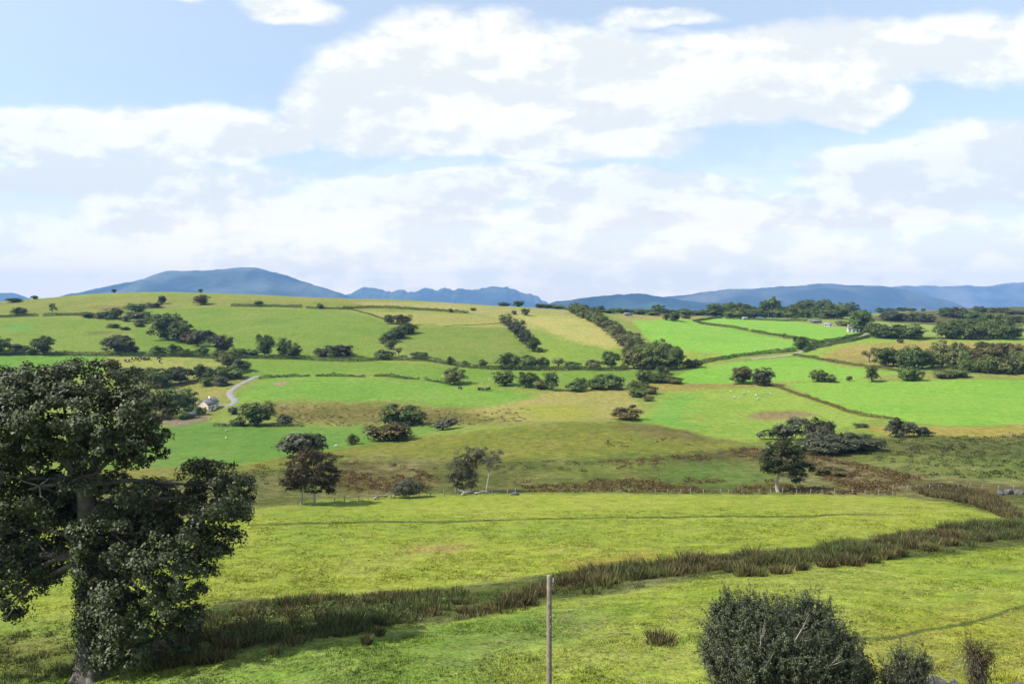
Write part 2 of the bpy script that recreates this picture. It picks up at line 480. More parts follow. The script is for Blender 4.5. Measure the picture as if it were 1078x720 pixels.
field([(862, 376), (890, 364), (960, 360), (1090, 361), (1090, 372), (990, 374), (930, 388), (885, 384)], (200, 176, 80), .6, 3)
field([(918, 338), (990, 343), (1000, 352), (925, 354)], (172, 196, 82), .2, 1)
field([(1040, 344), (1100, 342), (1100, 352), (1055, 352)], (160, 184, 80), .2, 1)
field([(905, 336), (960, 322), (1000, 318), (1250, 315), (1250, 340), (1040, 343), (980, 342)], (116, 112, 62), .6, 3)
field([(900, 398), (1000, 392), (1250, 390), (1250, 398), (1000, 400), (920, 401)], (172, 178, 74), .5, 1)
# the near fields
field([(-200, 570), (100, 560), (265, 535), (400, 522), (500, 520), (700, 520), (870, 520), (960, 525), (1030, 536), (1062, 545), (960, 566), (800, 584), (660, 600), (520, 618), (400, 630), (230, 640), (-200, 670)], (176, 188, 46), .25, 1.2)
field([(265, 535), (400, 523), (400, 532), (270, 546)], (160, 180, 46), .3, 2)
field([(420, 576), (470, 571), (500, 574), (480, 583), (430, 584)], (200, 178, 92), .4, 1.5)
field([(580, 590), (700, 580), (690, 590), (600, 596)], (186, 170, 62), .35, 1.5)
field([(-250, 690), (170, 706), (300, 682), (450, 658), (560, 634), (700, 614), (900, 594), (1078, 570), (1250, 560), (1250, 980), (-250, 980)], (168, 186, 44), .35, .8)
field([(-250, 690), (170, 706), (400, 664), (520, 642), (640, 640), (560, 700), (400, 760), (-250, 760)], (132, 168, 44), .4, 2)
field([(-250, 655), (60, 668), (110, 690), (90, 712), (-250, 730)], (130, 136, 54), .7, 1.2)
field([(840, 676), (1100, 632), (1100, 980), (900, 980)], (178, 184, 44), .4, 2)
# ditch bed under the rushes
field([(150, 700), (200, 650), (235, 632), (300, 630), (440, 620), (500, 614), (620, 598), (800, 579), (960, 560), (1040, 548), (1120, 540), (1120, 570), (950, 588), (760, 607), (590, 630), (450, 657), (300, 682)], (100, 114, 44), .6, .8)
# narrow worn lines
field([(260, 552), (400, 548), (600, 545), (800, 543), (940, 541), (940, 542.5), (800, 544.5), (600, 546.7), (400, 550), (260, 554)], (122, 132, 44), .4, .3)
field([(870, 672), (950, 668), (1020, 655), (1085, 634), (1085, 638), (1020, 659), (950, 671), (900, 676)], (104, 124, 38), .4, .3)

_fr = random.Random(12)
for _i in range(46):      # worn pale spots and dung on the near grass
    _u = _fr.uniform(600, 720); _v = _fr.uniform(640, 716)
    if _i > 30: _u = _fr.uniform(300, 1060); _v = _fr.uniform(640, 716)
    _w = _fr.uniform(2, 6.5); _h = _w * .28
    field([(_u - _w, _v), (_u - _w * .4, _v - _h), (_u + _w * .6, _v - _h * .8), (_u + _w, _v + _h * .2), (_u + _w * .2, _v + _h)], _fr.choice([(176, 166, 120), (164, 150, 104), (150, 146, 80), (104, 112, 52)]), .5, .12)
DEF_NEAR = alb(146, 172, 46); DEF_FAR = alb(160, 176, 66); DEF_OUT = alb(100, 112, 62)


def inpoly(x, y, P):
    c = np.zeros(x.shape, bool)
    n = len(P)
    for i in range(n):
        x0, y0 = P[i]; x1, y1 = P[(i + 1) % n]
        if y0 == y1: continue
        c ^= ((y0 > y) != (y1 > y)) & (x < (x1 - x0) * (y - y0) / (y1 - y0) + x0)
    return c


def field_at(x, y):
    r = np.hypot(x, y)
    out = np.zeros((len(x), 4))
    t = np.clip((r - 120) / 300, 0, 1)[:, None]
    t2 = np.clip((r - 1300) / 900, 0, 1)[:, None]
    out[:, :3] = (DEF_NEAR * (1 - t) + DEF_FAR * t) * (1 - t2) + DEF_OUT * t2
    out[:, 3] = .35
    wx = fbm(x / 9, y / 9, 31, 3); wy = fbm(x / 9, y / 9, 57, 3)
    jx = vnoise(x / 1.3, y / 1.3, 71); jy = vnoise(x / 1.3, y / 1.3, 77)
    for P, c, ro, w in FIELDS:
        m = 5 * w + 2
        s = (x > P[:, 0].min() - m) & (x < P[:, 0].max() + m) & (y > P[:, 1].min() - m) & (y < P[:, 1].max() + m)
        idx = np.nonzero(s)[0]
        if not len(idx): continue
        xx = x[idx] + w * (1.6 * wx[idx] + .9 * jx[idx]); yy = y[idx] + w * (1.6 * wy[idx] + .9 * jy[idx])
        if w < .5:
            k = idx[inpoly(xx, yy, P)]
            out[k, :3] = c; out[k, 3] = ro
            continue
        a = np.zeros(len(idx))
        for ox, oy in ((-.8, -1.3), (.8, -.4), (-.5, .5), (.6, 1.4)):      # grass colours run into each other over a metre or two
            a += .25 * inpoly(xx + ox * w, yy + oy * w, P)
        a = a[:, None]
        out[idx, :3] = out[idx, :3] * (1 - a) + c * a
        out[idx, 3] = out[idx, 3] * (1 - a[:, 0]) + ro * a[:, 0]
    return out


# ------------------------------------------------------------------ ground sheet
k_in = np.linspace((-160 - 539) / FPX, (1240 - 539) / FPX, 1130)
az_in = np.arctan(k_in)
a_hi = np.linspace(az_in[-1], az_in[0] + 2 * math.pi, 150)[1:-1]
AZ = np.concatenate([az_in, a_hi])
rows = np.concatenate([np.exp(np.linspace(math.log(3), math.log(20), 14))[:-1],
                       np.exp(np.linspace(math.log(20), math.log(1350), 860))[:-1],
                       np.exp(np.linspace(math.log(1350), math.log(17000), 55))])
RR = rows[:, None] / np.maximum(np.cos(np.minimum(np.abs((AZ + math.pi) % (2 * math.pi) - math.pi), AZE)), .2)[None, :]
GX = RR * np.sin(AZ)[None, :]; GY = RR * np.cos(AZ)[None, :]
GZ = ground(GX, GY)
nr, na = GX.shape
V = np.stack([GX, GY, GZ], -1).reshape(-1, 3)
V = np.concatenate([V, [[0, 0, float(ground(0.0, 3.0))]]])
ii, jj = np.meshgrid(np.arange(nr - 1), np.arange(na), indexing='ij')
jn = (jj + 1) % na
F = np.stack([ii * na + jj, ii * na + jn, (ii + 1) * na + jn, (ii + 1) * na + jj], -1).reshape(-1, 4)
cap = np.stack([np.full(na, nr * na), np.arange(na), (np.arange(na) + 1) % na, np.full(na, nr * na)], -1)
# the small disc under the camera: use quads made of two neighbouring wedges
cap = np.stack([np.full(na // 2, nr * na), (np.arange(na // 2) * 2 + 2) % na, np.arange(na // 2) * 2 + 1, np.arange(na // 2) * 2], -1)
F = np.concatenate([F[:, ::-1], cap])
gme = np_mesh('land', V, F)
att = gme.attributes.new('gcol', 'FLOAT_COLOR', 'POINT')
fa = field_at(V[:, 0], V[:, 1])
att.data.foreach_set('color', fa.astype(np.float32).ravel())
gme.polygons.foreach_set('use_smooth', [True] * len(gme.polygons))


def grass_material(name, bump):
    m, t, out = newmat(name)
    a = t.new('ShaderNodeAttribute', attribute_name='gcol')
    geo = t.new('ShaderNodeNewGeometry')
    P = geo.outputs['Position']
    rough = a.outputs['Alpha']
    n0 = t.noise(P, .018, 3, .55)
    n1 = t.noise(P, .09, 4, .6)
    n2 = t.noise(P, .5, 4, .65)
    n3 = t.noise(P, 4.0, 4, .72)
    # tint: straw where the grass is thin, deeper green for rich growth and painted shading of undulations
    straw = t.mix(.5, a.outputs['Color'], (.215, .185, .080, 1))
    lush_shade = t.mix(1.0, a.outputs['Color'], (.60, .84, .70, 1), 'MULTIPLY')
    f1 = t.math('ADD', t.math('MULTIPLY', n0, .5), t.math('MULTIPLY', n1, .5))
    c = t.mix(t.math('MULTIPLY', t.ramp(f1, .49, .63), t.math('ADD', .12, t.math('MULTIPLY', rough, .75))), a.outputs['Color'], straw)
    c = t.mix(t.math('MULTIPLY', t.ramp(f1, .54, .38), t.math('ADD', .45, t.math('MULTIPLY', rough, .4))), c, lush_shade)
    nh = t.noise(P, .33, 3, .6)
    c = t.mix(t.math('MULTIPLY', t.ramp(nh, .52, .66), .30), c, straw)
    c = t.mix(t.math('MULTIPLY', t.ramp(nh, .48, .34), .40), c, lush_shade)
    # tussocks and tufts, their small shadows painted in as dark spots
    v = t.math('ADD', t.math('MULTIPLY', t.math('SUBTRACT', n2, .5), t.math('ADD', .70, t.math('MULTIPLY', rough, 1.9))),
               t.math('MULTIPLY', t.math('SUBTRACT', n3, .5), t.math('ADD', 1.15, t.math('MULTIPLY', rough, .9))))
    nf = t.noise(t.vmath('ADD', P, (13.7, 5.1, 2.2)), 2.4, 3, .65)
    tuft_shade = t.math('MULTIPLY', t.ramp(nf, .44, .35), t.math('ADD', .32, t.math('MULTIPLY', rough, .45)))
    val = t.math('SUBTRACT', t.math('ADD', 1.05, t.math('MULTIPLY', v, 1.15)), tuft_shade)
    val = t.math('MAXIMUM', val, .3)
    hs = t.new('ShaderNodeHueSaturation'); t.l.new(c, hs.inputs['Color']); t.l.new(val, hs.inputs['Value']); hs.inputs['Saturation'].default_value = .92
    b = t.new('ShaderNodeBsdfPrincipled'); t.l.new(hs.outputs[0], b.inputs['Base Color'])
    b.inputs['Roughness'].default_value = .95; b.inputs['Specular IOR Level'].default_value = .1
    if bump:
        h = t.math('ADD', t.math('MULTIPLY', n2, 1.0), t.math('ADD', t.math('MULTIPLY', n3, .5), t.math('MULTIPLY', nf, .6)))
        bp = t.new('ShaderNodeBump'); bp.inputs['Strength'].default_value = .55; bp.inputs['Distance'].default_value = .35
        t.l.new(h, bp.inputs['Height']); t.l.new(bp.outputs[0], b.inputs['Normal'])
    t.l.new(b.outputs[0], out.inputs[0])
    return m


M_ground = grass_material('pasture', True)
M_blade = grass_material('grass_blade', False)
land = link('ground', gme, M_ground)
tag(land, kind='structure')

# ------------------------------------------------------------------ distant mountains
def mountain(prof, Y, col, width, base=-20, seed=0, rag=2.0, jag=.8):
    k = 2.0; Y = Y * k; width = width * 1.8
    us = np.array([p[0] for p in prof], float); vs = np.array([p[1] for p in prof], float)
    n = 260; m = 46
    U = np.linspace(us[0], us[-1], n)
    vv = np.interp(U, us, vs)
    vv = np.convolve(np.pad(vv, 2, mode='edge'), [.1, .2, .4, .2, .1], mode='valid')
    vv = vv - jag * (1.3 * fbm(U / 9, U * 0 + seed, 77, 3) + .6 * np.abs(vnoise(U / 3.1, U * 0, 5 + seed)))
    X = (U - 539) / FPX * Y
    top = CAM_Z + slope(vv) * Y
    T = np.linspace(-1, 1, m)
    gx = np.broadcast_to(X[:, None], (n, m)).copy(); gy = Y + T[None, :] * width + 0 * gx
    sh = np.clip(1 - np.abs(T) ** 1.25, 0, 1)[None, :]
    z = base + (top[:, None] - base) * sh
    z = z + (fbm(gx / (520 * k), gy / (520 * k), 5 + seed, 5) * 140 * (sh * (1 - sh) * 4) + fbm(gx / 150, gy / 150, 45 + seed, 3) * rag * 9 * np.sqrt(sh))
    z = np.maximum(z, base - 6)
    Vv = np.stack([gx, gy, z], -1).reshape(-1, 3)
    i, j = np.meshgrid(np.arange(n - 1), np.arange(m - 1), indexing='ij')
    Fq = np.stack([i * m + j, (i + 1) * m + j, (i + 1) * m + j + 1, i * m + j + 1], -1).reshape(-1, 4)
    me = np_mesh('mountain', Vv, Fq)
    mt, t, out = newmat('moorland')
    geo = t.new('ShaderNodeNewGeometry')
    nz = t.noise(geo.outputs['Position'], .0012, 6, .65); n2 = t.noise(geo.outputs['Position'], .012, 3, .6)
    c = t.mix(t.ramp(nz, .38, .64), c4([q * .45 for q in col]), c4([col[0] * 3.0, col[1] * 2.3, col[2] * 1.9]))
    c = t.mix(t.math('MULTIPLY', n2, .5), c, c4([q * .5 for q in col]))
    b = t.new('ShaderNodeBsdfDiffuse'); t.l.new(c, b.inputs[0]); t.l.new(b.outputs[0], out.inputs[0])
    o = link('mountain', me, mt, smooth=True)
    tag(o, kind='structure')
    return o


mountain([(-420, 318), (-250, 300), (-100, 306), (-20, 308), (0, 309), (15, 308), (20, 311), (45, 320)], 6500, (.035, .05, .04), 900, seed=1)
mountain([(50, 326), (66, 319), (80, 313), (100, 306), (130, 299), (158, 293), (170, 287), (185, 285), (215, 285), (245, 283), (262, 281), (272, 281), (285, 286), (300, 289), (320, 296), (345, 304), (365, 311), (388, 320), (400, 326)], 5000, (.04, .055, .045), 850, seed=2, rag=1.2)
mountain([(340, 324), (352, 316), (373, 307), (385, 305), (400, 306), (410, 308), (425, 307), (440, 307), (448, 304), (460, 305), (480, 305), (490, 303), (505, 304), (515, 302), (532, 302), (545, 306), (560, 310), (572, 318), (590, 326)], 6500, (.035, .05, .045), 900, seed=3, rag=4, jag=2.6)
mountain([(540, 330), (560, 326), (580, 319), (610, 314), (640, 312), (660, 310), (680, 310), (695, 313), (740, 318), (800, 321), (860, 326)], 4200, (.018, .04, .03), 700, seed=4, rag=1.5)
mountain([(620, 326), (660, 318), (690, 313), (720, 310), (760, 305), (800, 303), (843, 300), (870, 299), (905, 300), (940, 303), (955, 308), (975, 316), (990, 324)], 5400, (.04, .05, .045), 850, seed=5, rag=1.2)
mountain([(880, 322), (920, 306), (940, 301), (1000, 301), (1045, 301), (1060, 298), (1078, 297), (1150, 292), (1250, 296), (1400, 310)], 7300, (.06, .065, .06), 1000, seed=6, rag=1)

# ------------------------------------------------------------------ the air
hz = bpy.data.meshes.new('haze')
X0, X1, Y0, Y1, Z0, Z1 = -17400, 17400, -17400, 17300, float(V[:, 2].min()) - 1 if float(V[:, 2].min()) < -27 else -28.0, 880
hz.from_pydata([(x, y, z) for x in (X0, X1) for y in (Y0, Y1) for z in (Z0, Z1)], [],
               [(0, 1, 3, 2), (4, 6, 7, 5), (0, 4, 5, 1), (2, 3, 7, 6), (0, 2, 6, 4), (1, 5, 7, 3)])
mh = bpy.data.materials.new('thin_air'); mh.use_nodes = True
th = NT(mh.node_tree); th.n.clear()
oh = th.new('ShaderNodeOutputMaterial'); pv = th.new('ShaderNodeVolumePrincipled')
pv.inputs['Color'].default_value = (.26, .53, 1.0, 1); pv.inputs['Density'].default_value = HAZE_D
pv.inputs['Anisotropy'].default_value = 0.0
th.l.new(pv.outputs[0], oh.inputs['Volume'])
ho = link('haze', hz, mh)
tag(ho, kind='stuff')

# ------------------------------------------------------------------ sun and sky
SUN_AZ, SUN_EL = R(-106), R(46)       # bearing from +Y (negative: to the left), height
to_sun = Vector((math.sin(SUN_AZ) * math.cos(SUN_EL), math.cos(SUN_AZ) * math.cos(SUN_EL), math.sin(SUN_EL)))
sl = bpy.data.lights.new('sun', 'SUN'); sl.energy = 4.6; sl.angle = R(.6); sl.color = (1, .955, .88)
so = bpy.data.objects.new('sun', sl); COL.objects.link(so)
so.rotation_euler = (-to_sun).to_track_quat('-Z', 'Y').to_euler()
so.location = (0, 0, 200)

w = bpy.data.worlds.new('World'); sc.world = w; w.use_nodes = True
t = NT(w.node_tree); t.n.clear()
wo = t.new('ShaderNodeOutputWorld'); bg = t.new('ShaderNodeBackground'); t.l.new(bg.outputs[0], wo.inputs[0])
sky = t.new('ShaderNodeTexSky', sky_type='NISHITA', sun_disc=False)
sky.sun_elevation = SUN_EL; sky.sun_rotation = SUN_AZ; sky.altitude = 200; sky.air_density = 1; sky.dust_density = .6; sky.ozone_density = 1.2
tc = t.new('ShaderNodeTexCoord'); sep = t.new('ShaderNodeSeparateXYZ'); t.l.new(tc.outputs['Generated'], sep.inputs[0])
dx, dy, dz = sep.outputs
ay = t.math('MAXIMUM', t.math('ABSOLUTE', dy), .12)
U = t.math('DIVIDE', dx, ay); W = t.math('DIVIDE', dz, ay)      # tangent-plane sky coordinates to the north (mirrored to the south)
comb = t.new('ShaderNodeCombineXYZ'); t.l.new(U, comb.inputs[0]); t.l.new(W, comb.inputs[1]); t.l.new(t.math('MULTIPLY', dy, .0), comb.inputs[2])
C = comb.outputs[0]
wide = t.vmath('MULTIPLY', C, (1.0, 1.9, 1.0))
nA = t.noise(wide, 4.2, 9, .60)
nB = t.noise(t.vmath('ADD', wide, (3.1, 1.7, 0)), 14.0, 6, .6)
nS = t.noise(t.vmath('ADD', wide, (-.030, .055, 0)), 4.2, 9, .60)
# warp the cloud outlines
wv = t.new('ShaderNodeTexNoise'); wv.inputs['Scale'].default_value = 7; wv.inputs['Detail'].default_value = 5; t.l.new(wide, wv.inputs['Vector'])
Cw = t.vmath('ADD', C, t.vmath('MULTIPLY', t.vmath('SUBTRACT', wv.outputs['Color'], (.5, .5, .5)), (.11, .055, 0)))
BL = [(480, 72, 150, 68, 1), (395, 112, 100, 62, 1), (620, 84, 190, 62, 1), (745, 88, 140, 55, 1), (880, 62, 160, 46, .9), (1030, 52, 150, 46, .85),
      (880, 108, 90, 28, .95), (560, 142, 240, 34, .85), (230, 140, 150, 36, .9), (50, 140, 100, 34, .85), (150, 190, 230, 34, .8),
      (430, 202, 170, 26, .95), (650, 194, 190, 28, .95), (960, 188, 160, 40, .95), (1060, 170, 150, 48, .95), (800, 226, 330, 26, .85), (300, 226, 330, 30, .8),
      (310, 8, 70, 18, .6), (690, 18, 80, 14, .6), (200, -10, 60, 20, .6), (1300, 120, 200, 100, .9), (-300, 120, 260, 90, .9), (700, -260, 900, 120, .8), (-100, -420, 500, 120, .7), (1300, -520, 500, 160, .7)]
dens = None; lowside = None
for (u0, v0, ru, rv, a_) in BL:
    p = t.vmath('SUBTRACT', Cw, ((u0 - 539) / FPX, -float(math.tan(PITCH + math.atan((v0 - 360) / FPX))), 0))
    p = t.vmath('MULTIPLY', p, (FPX / ru, FPX / rv, 0))
    d = t.ramp(t.vmath('LENGTH', p), 1.35, .35, 0, a_)
    dens = d if dens is None else t.math('MAXIMUM', dens, d)
thick = t.math('ADD', dens, t.math('MULTIPLY', t.math('SUBTRACT', nA, .5), 1.15))
thick = t.math('ADD', thick, t.math('MULTIPLY', t.math('SUBTRACT', nB, .5), .42))
alpha = t.math('MULTIPLY', t.ramp(thick, .24, .66), .97)
veil = t.math('MULTIPLY', t.ramp(W, .30, .02, 0, 1), t.math('ADD', .62, t.math('MULTIPLY', nA, .75)), clamp=True)
veil = t.math('MULTIPLY', veil, .85)
alpha = t.math('MAXIMUM', alpha, veil)
nF = t.noise(wide, 11, 7, .6); nG = t.noise(t.vmath('ADD', wide, (-.012, .022, 0)), 11, 7, .6)
lit = t.ramp(t.math('ADD', t.math('SUBTRACT', nA, nS), t.math('MULTIPLY', t.math('SUBTRACT', nF, nG), .45)), -.065, .065)
core = t.ramp(thick, .55, 1.25, 1, .5)
lit = t.math('MULTIPLY', t.math('ADD', .12, t.math('MULTIPLY', lit, .88)), t.math('ADD', .35, t.math('MULTIPLY', core, .65)))
ccol = t.mix(lit, (.785 * CLOUD, .805 * CLOUD, .785 * CLOUD, 1), (1.05 * CLOUD, 1.03 * CLOUD, .93 * CLOUD, 1))
skyc = t.vmath('SCALE', sky.outputs[0], scale=SKY_S)
skyc = t.vmath('ADD', t.vmath('MULTIPLY', skyc, (.90, .88, .82)), (.11, .10, .085))      # thin high cirrus over the blue
skyc = t.vmath('ADD', skyc, t.vmath('SCALE', (.06, .055, .05), scale=t.ramp(W, .2, .42)))
fin = t.mix(alpha, skyc, ccol)
fin = t.mix(t.ramp(W, .17, .015), fin, t.vmath('MULTIPLY', fin, (1.62, 1.30, .92)))      # low sky brightened and warmed to make up for the haze
t.l.new(fin, bg.inputs['Color']); bg.inputs['Strength'].default_value = 1.0
w.cycles.sampling_method = 'MANUAL'; w.cycles.sample_map_resolution = 512

# ------------------------------------------------------------------ trees and bushes: a few of each build, then copies
def tree_proto(kind, seed, full=10.0):
    """about `full` metres tall, base at the origin. Returns (crown mesh, trunk mesh)"""
    rng = np.random.default_rng(seed)
    H = full
    if kind == 'round':
        tr = .14; lobes = [((0, 0, .54), (.36, .36, .36))]
        for _ in range(4):
            a = rng.uniform(0, 6.28); q = rng.uniform(.12, .26)
            lobes.append(((q * math.cos(a), q * math.sin(a), rng.uniform(.24, .34)), tuple(rng.uniform(.17, .24, 3))))
        for _ in range(5):
            a = rng.uniform(0, 6.28); q = rng.uniform(.16, .30)
            lobes.append(((q * math.cos(a), q * math.sin(a), rng.uniform(.36, .72)), tuple(rng.uniform(.17, .25, 3) * (1, 1, .95))))
    elif kind == 'spread':
        tr = .17; lobes = []
        for i in range(7):
            a = i * .9 + rng.uniform(-.3, .3); q = rng.uniform(.16, .32)
            lobes.append(((q * math.cos(a), q * math.sin(a), rng.uniform(.34, .66)), tuple(rng.uniform(.18, .25, 3))))
        for i in range(4):
            a = rng.uniform(0, 6.28); q = rng.uniform(.10, .24)
            lobes.append(((q * math.cos(a), q * math.sin(a), rng.uniform(.22, .32)), tuple(rng.uniform(.17, .22, 3))))
        lobes.append(((0, 0, .54), (.38, .38, .36)))
    elif kind == 'tall':
        tr = .12; lobes = [((0, 0, .40), (.30, .30, .26)), ((.03, 0, .62), (.28, .28, .26)), ((-.03, .02, .82), (.17, .17, .16))]
        for _ in range(4):
            a = rng.uniform(0, 6.28); lobes.append(((.2 * math.cos(a), .2 * math.sin(a), rng.uniform(.3, .75)), tuple(rng.uniform(.12, .2, 3))))
    elif kind == 'thin':
        tr = .3; lobes = []
        for _ in range(7):
            a = rng.uniform(0, 6.28); q = rng.uniform(.05, .3)
            lobes.append(((q * math.cos(a), q * math.sin(a), rng.uniform(.4, .85)), tuple(rng.uniform(.09, .17, 3))))
    lobes = [(tuple(np.array(c) * H), tuple(np.array(r) * H)) for c, r in lobes]
    n = dict(round=78, spread=80, tall=64, thin=34)[kind]
    LV = clump_cloud(lobes, n, 62 if kind != 'thin' else 34, .125 * H, .056 * H, rng, flat=.9, nrand=.35, inner=.5)
    LV[:, 2] = np.maximum(LV[:, 2], .05 * H)
    crown = np_mesh(kind + '_crown', LV, quads(len(LV) // 4))
    br = []
    bend = rng.normal(size=2) * .02 * H
    top = np.array([bend[0], bend[1], H * .55])
    r0 = .028 * H
    br.append(tube([(0, 0, -.04 * H), (0, 0, .04 * H), (bend[0] * .5, bend[1] * .5, H * tr), top], [r0 * 1.5, r0 * 1.05, r0 * .8, r0 * .35], 7))
    st = np.array([bend[0] * .5, bend[1] * .5, H * tr])
    for c, r in lobes[:7]:
        c = np.array(c); mid = st * .5 + c * .5 + np.array([0, 0, -.03 * H])
        br.append(tube([st * .9, mid, c, c + (c - mid) * .5], [r0 * .55, r0 * .4, r0 * .2, r0 * .06], 5))
    tv, tf = join(br)
    return crown, np_mesh(kind + '_trunk', tv, tf)


def bush_proto(kind, seed, full=5.0):
    """a shrub leafy to the ground, `full` metres wide and tall"""
    rng = np.random.default_rng(seed); H = full
    lobes = []
    if kind == 'dome':
        lobes = [((0, 0, .42), (.40, .40, .44))]
        for _ in range(4):
            a = rng.uniform(0, 6.28); lobes.append(((.24 * math.cos(a), .24 * math.sin(a), rng.uniform(.25, .5)), tuple(rng.uniform(.2, .28, 3))))
    elif kind == 'scrub':
        for i in range(7):
            a = rng.uniform(0, 6.28); q = rng.uniform(.1, .34)
            lobes.append(((q * math.cos(a), q * math.sin(a), rng.uniform(.2, .62)), tuple(rng.uniform(.15, .26, 3))))
    elif kind == 'lean':      # windswept: low on one side
        for i in range(8):
            f = i / 7
            lobes.append((((f - .5) * .8, rng.uniform(-.2, .2), .18 + .42 * f), (.18, .22, .16 + .2 * f)))
    lobes = [(tuple(np.array(c) * H), tuple(np.array(r) * H)) for c, r in lobes]
    LV = clump_cloud(lobes, 60, 54, .15 * H, .072 * H, rng, flat=.9, nrand=.35, inner=.5)
    LV[:, 2] = np.maximum(LV[:, 2], -.06 * H)
    st = []
    for k in range(6):
        a = rng.uniform(0, 6.28); q = rng.uniform(.1, .3) * H
        st.append(tube([(0, 0, -.05 * H), (q * .4 * math.cos(a), q * .4 * math.sin(a), .25 * H), (q * math.cos(a), q * math.sin(a), .7 * H)], [.018 * H, .012 * H, .004 * H], 5))
    sv, sf = join(st)
    return np_mesh(kind + '_foliage', LV, quads(len(LV) // 4)), np_mesh(kind + '_stem', sv, sf)


PROTO = {'round': [tree_proto('round', s) for s in (1, 2, 3)], 'spread': [tree_proto('spread', s) for s in (4, 5, 6)],
         'tall': [tree_proto('tall', s) for s in (7, 8)], 'thin': [tree_proto('thin', s) for s in (9, 10)],
         'dome': [bush_proto('dome', s) for s in (11, 12, 13)], 'scrub': [bush_proto('scrub', s) for s in (14, 15, 16)], 'lean': [bush_proto('lean', s) for s in (17,)]}
# natural width and height of each build, so that a plant can be given its measured size
SIZE = {}
for k_, lst in PROTO.items():
    for c_, tr_ in lst:
        co = np.zeros(len(c_.vertices) * 3, np.float32); c_.vertices.foreach_get('co', co); co = co.reshape(-1, 3)
        SIZE[c_.name] = (np.percentile(co[:, 0], 98) - np.percentile(co[:, 0], 2), np.percentile(co[:, 2], 99.3))
        c_.materials.append(LEAF['d']); tr_.materials.append(M_bark)
LABELS = {}


def plant(kind, u, v, h, w, col, label, group=None, cat=None, name=None, flip=False, depth=1.0):
    """put a plant of h by w photograph pixels with its foot at (u, v) on the land"""
    p, mpp = place(u, v)
    plist = PROTO[kind]
    crown_me, trunk_me = plist[random.randrange(len(plist))]
    W0, H0 = SIZE[crown_me.name]
    Hm = h * mpp * 1.06; Wm = w * mpp * 1.03
    istree = kind in ('round', 'spread', 'tall', 'thin')
    name = name or ('tree' if istree else 'bush')
    root = bpy.data.objects.new(name, None); COL.objects.link(root)
    root.empty_display_size = .5
    root.location = (p.x, p.y, p.z - .08 * mpp)
    root.rotation_euler = (0, 0, 0 if kind == 'lean' else random.uniform(-.9, .9))
    sx = Wm / W0
    root.scale = (-sx if flip else sx, sx * depth, Hm / H0)
    c = bpy.data.objects.new('crown' if istree else 'foliage', crown_me); COL.objects.link(c); c.parent = root
    c.material_slots[0].link = 'OBJECT'; c.material_slots[0].material = LEAF[col]
    t_ = bpy.data.objects.new('trunk' if istree else 'stem', trunk_me); COL.objects.link(t_); t_.parent = root
    tag(root, label, cat or ('tree' if istree else 'bush'), group)
    assert label not in LABELS, label
    if not 4 <= len(label.split()) <= 16: print('WORDS', label)
    LABELS[label] = root
    return root


ORD = ['first', 'second', 'third', 'fourth', 'fifth', 'sixth', 'seventh', 'eighth', 'ninth', 'tenth', 'eleventh', 'twelfth', 'thirteenth', 'fourteenth', 'fifteenth',
       'sixteenth', 'seventeenth', 'eighteenth', 'nineteenth', 'twentieth', 'twenty-first', 'twenty-second', 'twenty-third', 'twenty-fourth', 'twenty-fifth', 'twenty-sixth', 'twenty-seventh', 'twenty-eighth', 'twenty-ninth', 'thirtieth']
CW = {'d': 'dark', 'm': 'green', 'o': 'olive', 'b': 'brownish', 'r': 'russet', 'g': 'greyish', 'y': 'yellow', 'k': 'dusky'}

